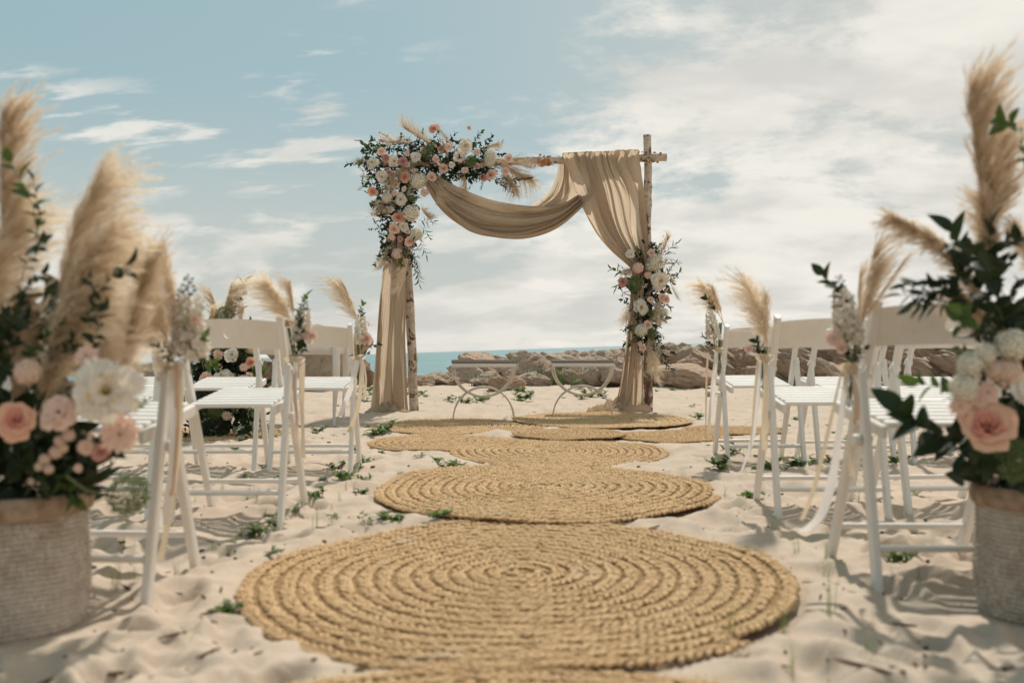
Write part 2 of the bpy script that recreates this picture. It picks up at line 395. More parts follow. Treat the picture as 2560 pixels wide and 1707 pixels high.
t.col(c).rough(.85, .15).bump(n2, 1.0, .008).bump(n, .7, .008); BASKET = t.m
t = NT('basket_rim'); n = t.tex(scale=35, detail=6); t.col(t.ramp(n, [(.3, (.22, .145, .095)), (.7, (.42, .31, .22))])).rough(.85, .15).bump(n, .6, .004); RIM = t.m
SOIL = m_simple('floral_foam', (.03, .035, .02), .9)
TWIG = m_simple('beach_debris', (.13, .085, .055), .9, .1, var=.5, vs=14)

# ------------------------------------------------------------------ ground and sea
def build_ground():
    ys = [-9, -6, -4, -2.5, -1.5, -.8, -.3, 0.1, .4, .6]
    y = .8
    while y < 17.5: ys.append(y); y *= 1.0064
    while y < 30: ys.append(y); y += .25
    ys = np.array(ys)
    u = np.linspace(-1, 1, 560); ext = 1+np.array([.02, .06, .15, .3, .6, 1.1, 2, 4, 8, 14])
    u = np.concatenate([-ext[::-1], u, ext])
    hw = 1.3+.62*np.maximum(ys, .8)
    X = u[None, :]*hw[:, None]; X = np.clip(X, -60, 60); Y = np.repeat(ys[:, None], len(u), 1)
    # fan the outermost columns out to the same far edge
    e = len(ext)
    for k in range(e):
        f = (k+1)/e
        X[:, -e+k] = X[:, -e-1]*(1-f**3)+60*f**3; X[:, e-1-k] = X[:, e]*(1-f**3)-60*f**3
    Z = gh(X.ravel(), Y.ravel())
    n, m = X.shape; V = np.stack([X.ravel(), Y.ravel(), Z], 1)
    a = (np.arange(n-1)[:, None]*m+np.arange(m-1)[None, :]).ravel()
    F = np.stack([a, a+1, a+m+1, a+m], 1)
    o = link('sand_ground', mesh('sand_ground', V, F, SAND)); tag(o, None, None, kind='structure')
build_ground()
tt_ = math.tan(TILT); V = [(x_, y_, -1.25+x_*tt_) for x_, y_ in ((-9000, 19, ), (9000, 19), (9000, 18000), (-9000, 18000))]
tag(link('sea', mesh('sea', V, [(0, 1, 2, 3)], SEA, None, False)), None, None, kind='structure')

# ------------------------------------------------------------------ jute rugs
def ellipsoid(n=6, m=4):
    V = []; F = []
    V.append((0, 0, 1))
    for i in range(1, m):
        p = PI*i/m
        for k in range(n): V.append((math.sin(p)*math.cos(2*PI*k/n), math.sin(p)*math.sin(2*PI*k/n), math.cos(p)))
    V.append((0, 0, -1)); last = len(V)-1
    T = []
    for k in range(n): T.append((0, 1+k, 1+(k+1) % n))
    for i in range(m-2):
        for k in range(n):
            a = 1+i*n+k; b = 1+i*n+(k+1) % n; T.append((a, a+n, b+n)); T.append((a, b+n, b))
    for k in range(n): T.append((last, 1+(m-2)*n+(k+1) % n, 1+(m-2)*n+k))
    return np.array(V, float), np.array(T, int)
EV, EF = ellipsoid()
def rug_mesh(name, R, seed, lift):
    r = np.random.default_rng(seed); pitch = .0515; ds = .0215
    L = PI*R*R/pitch; N = int(L/ds)
    th = np.sqrt(4*PI*np.arange(1, N)*ds/pitch); rad = pitch*th/(2*PI)
    Cx = []; Vs = []; Fs = []; nv = 0
    def surf(x, y):
        d = np.hypot(x, y)/R; a = np.arctan2(y, x)
        z = .004*np.sin(3*a+seed)*d**2 + .003*np.sin(7*a+seed*2.1)*d**3 + .008*(vnoise(x*2.2+seed*5, y*2.2, 5)-.5)
        z = z + lift*sstep(.55, 1.0, d)*np.clip(np.cos(a+.35), 0, 1)**2
        return z + .010
    wob = 1+.018*np.sin(3*(th % (2*PI))+seed)+.014*np.sin(5*(th % (2*PI))+2*seed)+.012*(vnoise(th*.7, th*0+seed, 9)-.5)
    for side in (-1, 1, 0):
        n = len(th)
        tang = th+PI/2
        ang = tang + side*math.radians(33) + r.normal(0, .10, n)
        rr = (rad+side*.0104)*wob + r.normal(0, .0022, n)
        tt = th + (.5*ds/rad if side == 0 else 0)
        x = rr*np.cos(tt); y = rr*np.sin(tt)
        if side == 0: l, wd, hh = .012, .006, .0055
        else: l, wd, hh = .0180, .0080, .0066
        sx = l*(1+r.normal(0, .08, n)); sy = wd*(1+r.normal(0, .10, n)); sz = hh*(1+r.normal(0, .14, n))
        ev = EV[None]*np.stack([sx, sy, sz], 1)[:, None, :]
        ca, sa = np.cos(ang)[:, None], np.sin(ang)[:, None]
        vx = ev[..., 0]*ca-ev[..., 1]*sa+x[:, None]; vy = ev[..., 0]*sa+ev[..., 1]*ca+y[:, None]
        vz = ev[..., 2]+surf(x, y)[:, None]+(.0015 if side == 0 else 0)+r.normal(0, .0013, n)[:, None]
        Vs.append(np.stack([vx, vy, vz], -1).reshape(-1, 3)); k = len(EV)
        Fs.append((EF[None]+(np.arange(n)*k)[:, None, None]).reshape(-1, 3)+nv); nv += n*k
    # fuzz
    n = 9000; a = r.random(n)*2*PI; q = np.sqrt(r.random(n)); q[:1400] = 1-.03*r.random(1400); x = q*R*np.cos(a); y = q*R*np.sin(a)
    da = r.random(n)*2*PI; da[:1400] = a[:1400]+r.normal(0, .7, 1400); el = r.random(n)*.7; l = .010+.018*r.random(n)
    b = np.stack([x, y, surf(x, y)+.006], 1); d = np.stack([np.cos(da)*np.cos(el), np.sin(da)*np.cos(el), np.sin(el)], 1)*l[:, None]
    s = np.stack([-np.sin(da), np.cos(da), 0*da], 1)*.0007
    Vs.append(np.stack([b-s, b+s, b+d], 1).reshape(-1, 3)); Fs.append(np.arange(3*n).reshape(-1, 3)+nv); nv += 3*n
    nb = nv
    # added dark disc: painted shade for the holes between the braid rings
    K = 96; rr = np.linspace(0, 1, 9)[1:]*(R-.022); V = [(0, 0, float(surf(np.array([0.]), np.array([0.]))[0])-.006)]
    for q in rr:
        aa = np.arange(K)*2*PI/K; xx = q*np.cos(aa); yy = q*np.sin(aa); V += list(zip(xx, yy, surf(xx, yy)-.0040))
    F = [(0, 1+k, 1+(k+1) % K) for k in range(K)]
    for i in range(len(rr)-1):
        for k in range(K):
            p = 1+i*K+k; s2 = 1+i*K+(k+1) % K; F += [(p, p+K, s2+K), (p, s2+K, s2)]
    Vs.append(np.array(V)); Fs.append(np.array(F)+nv)
    F = np.vstack(Fs); mi = np.zeros(len(F), int); mi[-len(Fs[-1]):] = 1
    return mesh(name, np.vstack(Vs), F, [JUTE, JUTE_SHADE], mi, True)
RY_ = {1: 1.09, 2: 1.13, 3: 1.20, 6: 1.12, 7: 1.15, 0: 1.03, 5: 1.1}; rm = {}
RL = ['round jute rug cut by the bottom edge of the photo, nearest of the aisle', 'largest round braided jute rug in the foreground of the aisle', 'second full jute rug up the aisle, overlapping the big front one',
      'third full jute rug up the centre of the aisle, between the back chairs', 'small narrow jute rug between the centre aisle rug and the altar rugs', 'jute rug lying alone at the left, beside the back left aisle chair',
      'large jute rug under the left stool of the altar', 'large jute rug under the right stool, overlapping the left altar rug', 'small jute rug beside the back right aisle chair',
      'jute rug mostly hidden behind the legs of the back right chair', 'jute rug under the flower arrangement behind the left chairs']
for i, (x, y, r, lv) in enumerate(RUGS):
    key = 'A' if i in (0, 2, 7) else 'B' if i == 6 else 'C' if i == 1 else 'D' if i == 3 else 'E'
    base = {'A': .77, 'B': .74, 'C': .765, 'D': .69, 'E': .48}[key]
    if key not in rm: rm[key] = rug_mesh('jute_rug', base, {'A': 1, 'B': 2, 'C': 3, 'D': 4, 'E': 5}[key], .022 if key == 'C' else .0)
    o = link('jute_rug', rm[key]); o.location = (x, y, -.006+.017*lv); s = r/base; o.scale = (s, s*RY_.get(i, 1.0), 1); o.rotation_euler = (0, 0, i*PI if i != 1 else 0)
    tag(o, RL[i], 'rug', 'round jute rugs laid along the aisle')

# ------------------------------------------------------------------ rocks
from mathutils import noise as mn
def rock_mesh(name, seed, mat, sub=5, cuts=14, strata=0.0):
    import bmesh
    bm = bmesh.new(); bmesh.ops.create_icosphere(bm, subdivisions=sub, radius=1.0)
    co = np.array([v.co[:] for v in bm.verts]); r = np.random.default_rng(seed)
    for i in range(cuts):
        n = r.normal(size=3); n[2] *= .9; n /= np.linalg.norm(n); d = r.uniform(.45, .85)
        k = co@n; over = np.maximum(k-d, 0); co = co-n[None]*(over*.97)[:, None]
    nn = co/np.linalg.norm(co, axis=1)[:, None]
    off = Vector((seed*3.7, seed*1.3, seed*7.1)); f = []
    for c in co:
        p = Vector(c)+off
        g = .12*mn.fractal(p*1.5, .9, 2.1, 4)-.10*(1-min(1, abs(mn.noise(p*1.7))*7))*.6+.045*mn.turbulence(p*4.0, 4, False)+.022*mn.noise(p*10)
        f.append(g)
    co = co+nn*np.array(f)[:, None]
    if strata:
        z = co[:, 2]*strata+.35*np.array([mn.noise(Vector((c[0], c[1], c[2]))*1.4+off) for c in co])
        w_ = np.abs(((z*1.0) % 1)-.5)*2; w2 = np.abs(((z*2.7+.3) % 1)-.5)*2
        co[:, :2] *= (1+.10*(w_**.5-.6)+.05*(w2**.5-.6))[:, None]
    F = np.array([[v.index for v in q.verts] for q in bm.faces]); bm.free()
    me = mesh(name, co, F, mat, None, True)
    me.set_sharp_from_angle(angle=math.radians(24))
    return me
RM = [rock_mesh('boulder', 10+i, ROCK, 5 if i < 6 else 4, 12) for i in range(9)]
RMS = [rock_mesh('boulder', 60+i, ROCK, 5, 10, 2.0) for i in range(4)]
RMB = [rock_mesh('boulder', 40+i, ROCKB, 5, 10) for i in range(3)]
def boulder(px, ytop, Y, wpx, hpx, var, label, group=None, name='boulder', rot=None, me=None, lean=0):
    """px,ytop: the boulder's top centre in the photo at depth Y; wpx,hpx its size there"""
    s = Y/FPX; p = P(px, ytop+hpx/2, Y); me = me or RM[var % len(RM)]
    o = link(name, me); o.location = p; o.scale = (wpx*s*.62, wpx*s*.5, hpx*s*.66)
    r = random.Random(int(px*7+ytop)); o.rotation_euler = (r.uniform(-.25, .25), lean+r.uniform(-.2, .2), rot if rot is not None else (r.uniform(-.5, .5) + (PI if r.random() < .5 and not lean else 0)))
    tag(o, label, 'boulder', group); return o
named = [
 (1200, 890, 19.6, 130, 58, 0, 'low pale boulder at the left end of the breakwater, just below the sea horizon'),
 (1100, 928, 17.8, 120, 46, 1, 'grey rounded boulder right of the left birch post, at the sand edge'),
 (1158, 916, 18.2, 90, 52, 2, 'dark cracked boulder seen through the legs of the left stool'),
 (1222, 928, 17.2, 84, 45, 3, 'light grey boulder seen through the left stool, above the orange one'),
 (1262, 942, 15.2, 96, 52, 4, 'orange tinted boulder on the sand right of the left stool'),
 (1330, 908, 18.0, 140, 58, 5, 'wide pale boulder between the two stools, above the grass clump'),
 (1430, 910, 17.6, 84, 52, 6, 'boulder behind the left legs of the right stool'),
 (1490, 903, 17.0, 100, 64, 7, 'large dark fronted boulder behind the right stool'),
 (1545, 912, 16.6, 96, 60, 8, 'reddish boulder between the right stool and the hanging cloth'),
 (1700, 918, 16.2, 170, 60, 0, 'long orange slab of rock on the sand right of the right birch post'),
 (1662, 878, 18.4, 70, 54, 2, 'pale rock directly right of the right birch post'),
 (1735, 893, 17.6, 90, 48, 3, 'dark hollowed rock above the long orange slab'),
 (1420, 886, 20.0, 110, 34, 1, 'flat slab of rock just above the right stool cushion'),
]
for a in named: boulder(*a[:6], a[6])
rr = random.Random(5)
def where(px):
    for lim, t_ in ((1300, 'behind the left stool'), (1390, 'between the two stools'), (1500, 'behind the right stool'), (1600, 'behind the hanging cloth of the right post'), (1760, 'right of the right birch post'), (1940, 'behind the back right chair'), (2180, 'behind the middle right chairs'), (2400, 'behind the nearest right chair')):
        if px < lim: return t_
    return 'behind the right flower basket'
for row, (Y, top0, top1, step, lev) in enumerate(((23.5, 897, 862, 50, 'topmost'), (22.0, 902, 869, 54, 'second'), (20.6, 909, 878, 56, 'third'), (19.3, 918, 890, 56, 'fourth'), (18.2, 928, 902, 56, 'fifth'), (17.3, 940, 916, 52, 'lowest'))):
    px = (1150, 1158, 1180, 1210, 1240, 1290)[row]
    while px < 2640:
        f = (px-1150)/1400; top = top0+(top1-top0)*min(1, f*2.2) - max(0, px-1900)*.022
        if not (row >= 4 and any(abs(px-a[0]) < a[3]*.4 and abs(top-a[1]) < 14 for a in named)):
            wd = rr.uniform(44, 92); ht = wd*rr.uniform(.52, .76); ri = px > 1770
            k_ = 'tilted rock slab' if ri else 'pale craggy boulder'
            boulder(px+rr.uniform(-12, 12), top+rr.uniform(-9, 7), Y+rr.uniform(-.4, .4), wd*(1.45 if ri else 1), ht*(.8 if ri else 1), rr.randrange(9),
                    k_+' '+where(px)+', in the '+lev+' row', k_+'s '+where(px), me=RMS[rr.randrange(4)] if ri else None, lean=(.5 if ri else 0), rot=(rr.uniform(-.3, .3) if ri else None))
        px += step*rr.uniform(.65, 1.15)
boulder(812, 806, 15.6, 250, 172, 0, 'big layered brown rock standing behind the white table', me=rock_mesh('boulder', 77, ROCKB, 5, 7, 2.6), rot=.4)
for a in ((905, 905, 16.4, 60, 55, 0, 'small brown rock between the big layered rock and the hanging cloth'), (925, 925, 16.0, 40, 38, 1, 'little brown stone touching the left hanging cloth'),
          (1048, 940, 16.9, 66, 36, 2, 'small reddish rock right beside the left birch post'),
          (360, 905, 12.5, 95, 66, 3, 'tan boulder seen above the seat of the second left chair row'), (655, 900, 15.8, 130, 70, 4, 'brown rock left of the big layered rock, behind the chair posts'),
          (250, 915, 13.5, 100, 56, 5, 'tan boulder mostly hidden behind the left basket flowers')):
    boulder(a[0], a[1], a[2], a[3], a[4], 0, a[6], me=RMB[a[5] % 3] if a[5] != 3 else RM[4])

# ------------------------------------------------------------------ pampas plume (unit length along +Z)
def strips(b, d, w, curl):
    """b base (n,3), d vector (n,3), w half width, curl vector (n,3): tapered two-segment hairs"""
    n = len(b); s = np.cross(d, np.array([.3, .8, .5])); s /= (np.linalg.norm(s, axis=1)[:, None]+1e-9); s = s*w[:, None]
    m = b+d*.5+curl*.25; e = b+d+curl
    V = np.stack([b-s, b+s, m+s*.8, m-s*.8, e], 1).reshape(-1, 3)
    k = (np.arange(n)*5)[:, None]
    F = np.vstack([k+np.array([[0, 1, 2]]), k+np.array([[0, 2, 3]]), k+np.array([[3, 2, 4]])])
    return V, F
def plume_mesh(name, seed, fat=1.0, bend=.18, fluff=1.0, nb=120, nh=48, mat=None, stem=.25):
    r = np.random.default_rng(seed)
    def spine(s): return np.stack([bend*s**2, .05*np.sin(s*3+seed), s*(1-.08*abs(bend)*s)], -1)
    Vs = []; Fs = []; nv = 0
    def put(V, F):
        nonlocal nv
        Vs.append(V); Fs.append(F+nv); nv += len(V)
    s = r.random(nb)**.9*.80; az = r.random(nb)*2*PI
    spread = np.radians(r.uniform(8, 36, nb))*fat
    p = spine(s); tg = spine(s+.03)-spine(s-.03); tg /= np.linalg.norm(tg, axis=1)[:, None]
    rad = np.stack([np.cos(az), np.sin(az), 0*az], 1)
    rad -= tg*(rad*tg).sum(1)[:, None]; rad /= np.linalg.norm(rad, axis=1)[:, None]
    wind = np.array([math.copysign(1, bend), .25, 0.])
    side_ = np.clip(rad@wind, -1, 1)
    bl = (.38-.20*s)*(.40+.60*np.sin(np.clip(s*1.5+.35, 0, PI/2)))*r.uniform(.55, 1.35, nb)*(1+.30*side_)
    bl = np.where(s > .70, bl*1.15, bl)
    d = tg*np.cos(spread)[:, None]+rad*np.sin(spread)[:, None]+wind*(.10+.12*r.random(nb))[:, None]
    d /= np.linalg.norm(d, axis=1)[:, None]
    cur = rad*(.05*fat)+wind*(.16+.25*r.random(nb))[:, None]*fat+np.array([0, 0, -.10])*r.random(nb)[:, None]
    put(*strips(p, d*bl[:, None], np.full(nb, .0016), cur*bl[:, None]))
    # hairs on the branchlets
    bi = np.repeat(np.arange(nb), nh); u = r.random(nb*nh)**.8
    b = p[bi]+d[bi]*(bl[bi]*u)[:, None]+(cur[bi]*bl[bi][:, None])*(u**2)[:, None]
    cl = r.normal(0, .30*fluff, (nb, 6, 3)); ck = np.minimum(5, (u*6).astype(int))
    hd = d[bi]*1.1+cl[bi, ck]+r.normal(0, .24*fluff, (nb*nh, 3))+cur[bi]*1.2*u[:, None]; hd /= np.linalg.norm(hd, axis=1)[:, None]
    hl = r.uniform(.035, .095, nb*nh)*(1+.5*fluff*r.random(nb*nh))
    put(*strips(b, hd*hl[:, None], np.full(nb*nh, .0008), r.normal(0, .010, (nb*nh, 3))+wind*.016+np.array([0, 0, -.008])))
    # stem
    mb = MB(); mb.tube([(0, 0, -stem), (0, 0, -.02)]+[tuple(spine(np.array([q]))[0]) for q in (.2, .5, .8)], [.008, .008, .006, .004, .001], 5)
    F = []
    for q in mb.f:
        if len(q) == 4: F += [(q[0], q[1], q[2]), (q[0], q[2], q[3])]
        else:
            for k in range(1, len(q)-1): F.append((q[0], q[k], q[k+1]))
    put(np.vstack(mb.v), np.array(F))
    return mesh(name, np.vstack(Vs), np.vstack(Fs), mat or PAMP, None, True)
PL = [plume_mesh('pampas_plume', 1, 1.0, .16, 1.0), plume_mesh('pampas_plume', 2, .75, .30, .8), plume_mesh('pampas_plume', 3, 1.35, .10, 1.2, 130, 52),
      plume_mesh('pampas_plume', 4, 1.2, -.22, 1.1), plume_mesh('pampas_plume', 5, .55, .12, .7, 90, 44)]
PLP = [plume_mesh('pampas_plume', 6, 1.5, -.12, 1.3, 140, 56, PAMPP), plume_mesh('pampas_plume', 7, 1.2, .22, 1.25, 130, 56, PAMPP)]
BIGP = [plume_mesh('pampas_plume', 21, 1.15, .10, 1.0, 230, 100), plume_mesh('pampas_plume', 22, 1.5, .26, 1.25, 240, 100, PAMPP), plume_mesh('pampas_plume', 23, 1.3, -.20, 1.1, 230, 100, PAMPP)]
FLIP = {id(PL[3]), id(PLP[0]), id(BIGP[2])}
def add_plume(parent, base, tip, me, fat=1.0, wind=None, name='pampas_plume'):
    """base, tip in world; parent is an unrotated root"""
    base, tip = Vector(base), Vector(tip); d = tip-base; L_ = d.length
    o = link(name, me, parent)
    if wind is None: spin = random.uniform(0, 6.28)
    else:      # every plume leans the way the breeze blows
        q0 = basis(d); W_ = Vector((wind, -.25, -.1)); W_ = -W_ if id(me) in FLIP else W_
        spin = math.atan2(W_.dot(q0.col[1]), W_.dot(q0.col[0]))+random.uniform(-.5, .5)
    q = basis(d, spin)
    o.matrix_local = TRS(base-parent.location, q, (L_*fat, L_*fat, L_)); return o

# ------------------------------------------------------------------ leaves
def leaf_mb(L_=1.0, W=.3, fold=.15, droop=.15, n=6, wav=0.0):
    mb = MB(); G = []
    for i in range(n+1):
        t_ = i/n; wd = W*.5*(math.sin(PI*min(1, t_**.75))**.85 if 0 < t_ < 1 else 0)
        z = -droop*t_*t_+wav*math.sin(t_*9)
        G.append([(-wd, t_*L_, z+fold*wd*1.2), (0, t_*L_, z), (wd, t_*L_, z+fold*wd*1.2)])
    mb.grid(np.array(G)); return mb
LEAF = {'lance': leaf_mb(1, .26, .5, .10), 'ovate': leaf_mb(1, .55, .35, .22), 'long': leaf_mb(1, .17, .4, .25), 'round': leaf_mb(1, .75, .3, .1)}
def sprig_parts(kind, L_, nl, ll, seed, bend=.3):
    r = random.Random(seed); pts = []
    for i in range(7):
        s = i/6; pts.append(Vector((bend*L_*s*s*r.uniform(.85, 1.15), .06*L_*math.sin(s*4+seed), L_*s*(1-.12*s))))
    st = MB(); st.tube(pts, [.006*L_*(1-.7*i/6)+.0006 for i in range(7)], 5)
    Ts = []
    for i in range(nl):
        s = .18+.82*i/(nl-1) if nl > 1 else 1; k = min(5, int(s*6)); f = s*6-k; p = pts[k].lerp(pts[k+1], f); tg = (pts[k+1]-pts[k]).normalized()
        az = i*2.4+r.uniform(-.5, .5) if kind != 'ruscus' else (PI*(i % 2))+r.uniform(-.6, .6)
        out = (basis(tg) @ Vector((math.cos(az), math.sin(az), 0)))
        op = math.radians(r.uniform(28, 62)) if i < nl-1 else .1
        d = (tg*math.cos(op)+out*math.sin(op)).normalized()
        x = d.cross(tg); x = x.normalized() if x.length > 1e-3 else tg.orthogonal().normalized()
        z = x.cross(d); sc_ = ll*r.uniform(.75, 1.15)
        R3 = Matrix((x, d, z)).transposed()
        R3 = R3 @ Matrix.Rotation(r.uniform(-.6, .6), 3, 'Y')
        Ts.append(TRS(p, R3, sc_))
    return st, Ts
SPK = {'ruscus': ('lance', 1.0, 15, .25, .35), 'broad': ('ovate', 1.0, 8, .34, .25), 'euca': ('long', 1.0, 10, .40, .3), 'round': ('round', 1.0, 11, .2, .3), 'fine': ('lance', 1.0, 26, .15, .25), 'small': ('ovate', 1.0, 9, .20, .22)}
_sm = {}
def sprig_mesh(kind, var, lm):
    key = (kind, var, lm.name)
    if key not in _sm:
        lf, L_, nl, ll, bd = SPK[kind]; st, Ts = sprig_parts(kind, L_, nl, ll, var*7+3, bd)
        for T in Ts: st.add_mb(LEAF[lf], T, 1)
        _sm[key] = st.mesh('leaf_sprig', [STEMD if lm is LEAFD else STEM, lm])
    return _sm[key]
_lm = {}
def add_sprig(parent, base, tip, kind='ruscus', lm=None, split=False, spin=None):
    lm = lm or LEAFD; base, tip = Vector(base), Vector(tip); d = tip-base; var = random.randrange(4)
    T = TRS(base-parent.location, basis(d, spin if spin is not None else random.uniform(0, 6.28)), d.length)
    if not split:
        o = link('leaf_sprig', sprig_mesh(kind, var, lm), parent); o.matrix_local = T; return o
    lf, L_, nl, ll, bd = SPK[kind]; st, Ts = sprig_parts(kind, L_, nl, ll, var*7+3, bd)
    k = ('st', kind, var)
    if k not in _lm: _lm[k] = st.mesh('leaf_sprig', [STEM])
    o = link('leaf_sprig', _lm[k], parent); o.matrix_local = T
    k = (lf, lm.name)
    if k not in _lm: _lm[k] = LEAF[lf].mesh('leaf', [lm])
    for T2 in Ts: q = link('leaf', _lm[k], o); q.matrix_local = T2
    return o

# ------------------------------------------------------------------ flowers (unit radius, facing +Z)
def cup_petal(r0, h, tilt, wrap, curl, seed, nu=7, nv=7, wave=.03):
    r = random.Random(seed); G = []; ph = r.uniform(0, 6)
    for i in range(nv+1):
        v = i/nv; row = []
        rad = r0*(.30+.70*math.sin(min(1, v*1.15)*PI/2)) + math.sin(tilt)*h*v*v + curl*v**5
        z = h*math.cos(tilt)*(v-.12*v**4) - curl*.6*v**6
        for j in range(nu+1):
            u = j/nu*2-1; a = u*wrap*(math.sin(PI*(.16+.74*v))**.6)
            top = 1-.22*u*u*v; k = 1+wave*math.sin(u*5+ph)*v*v
            row.append((rad*k*math.cos(a), rad*k*math.sin(a), z*top))
        G.append(row)
    mb = MB(); mb.grid(np.array(G)); return mb
def broad_petal(r0, h, tilt, wide, seed):
    """round, cupped, ruffled petal growing outwards along +X"""
    r = random.Random(seed); ph = r.uniform(0, 6); ph2 = r.uniform(0, 6); G = []; nv, nu = 8, 9
    for i in range(nv+1):
        v = i/nv; wv = wide*h*(.22+.78*math.sin(min(1, v*1.02)*PI*.62)**1.1)*math.sqrt(max(.05, 1-(max(0, v-.55)/.52)**2.6)); row = []
        ang = tilt-.35*(1-v)*.9+.28*v*v
        for j in range(nu+1):
            u = j/nu*2-1; L_ = h*v*(1-.10*u*u*v+.05*v*math.sin(u*8+ph2)); cup = .20*h*u*u*math.sin(PI*min(1, v+.1)); ruf = .075*h*v*v*(math.sin(u*6+ph)+.6*math.sin(u*13+ph2))
            x = r0*.5+L_*math.sin(ang)-(cup)*math.cos(ang)*.4; z = L_*math.cos(ang)*.95+cup*math.sin(ang)+ruf
            row.append((x, u*wv, z))
        G.append(row)
    mb = MB(); mb.grid(np.array(G)); return mb
def rose_petals(seed, openness=1.0, n=17):
    r = random.Random(seed); out = []
    for i in range(n):
        t_ = i/(n-1); a = i*2.399+r.uniform(-.25, .25)
        r0 = .10+.52*t_**.9; h = .62+.10*math.sin(t_*PI); tilt = math.radians(2+34*t_**1.6*openness)
        mb = cup_petal(r0, h, tilt, 1.05 if i > 3 else 1.6, .05+.16*t_**2, seed*31+i)
        T = Matrix.Rotation(a, 4, 'Z') @ Matrix.Translation((0, 0, -.35-.10*t_))
        out.append((mb, T, 1 if t_ < .55 else 0))
    return out
def peony_petals(seed, outer=7, inner=6, flat=1.0):
    r = random.Random(seed); out = []
    for ring, (n, tl, h, r0, z) in enumerate(((outer, 74*flat, .95, .10, -.12), (inner, 52*flat, .76, .12, -.06), (4, 34*flat, .5, .16, 0))):
        for i in range(n):
            a = 2*PI*i/n+r.uniform(-.16, .16)+ring*.4
            mb = broad_petal(r0, h*r.uniform(.80, 1.10), math.radians(tl+r.uniform(-14, 12)), .50 if ring < 2 else .5, seed*17+ring*20+i)
            # widen the blade
            out.append((mb, Matrix.Rotation(a, 4, 'Z') @ Matrix.Translation((0, 0, z)), 0))
    return out
def stamens(seed, R_=.20):
    r = random.Random(seed); mb = MB()
    for i in range(60):
        a = r.uniform(0, 6.28); q = R_*math.sqrt(r.random()); p = Vector((q*math.cos(a)*.6, q*math.sin(a)*.6, 0)); e = Vector((q*math.cos(a)*1.3, q*math.sin(a)*1.3, r.uniform(.20, .30)))
        mb.tube([p, e, e+Vector((0, 0, .03))], [.008, .010, .022], 4)
    return mb
_fm = {}
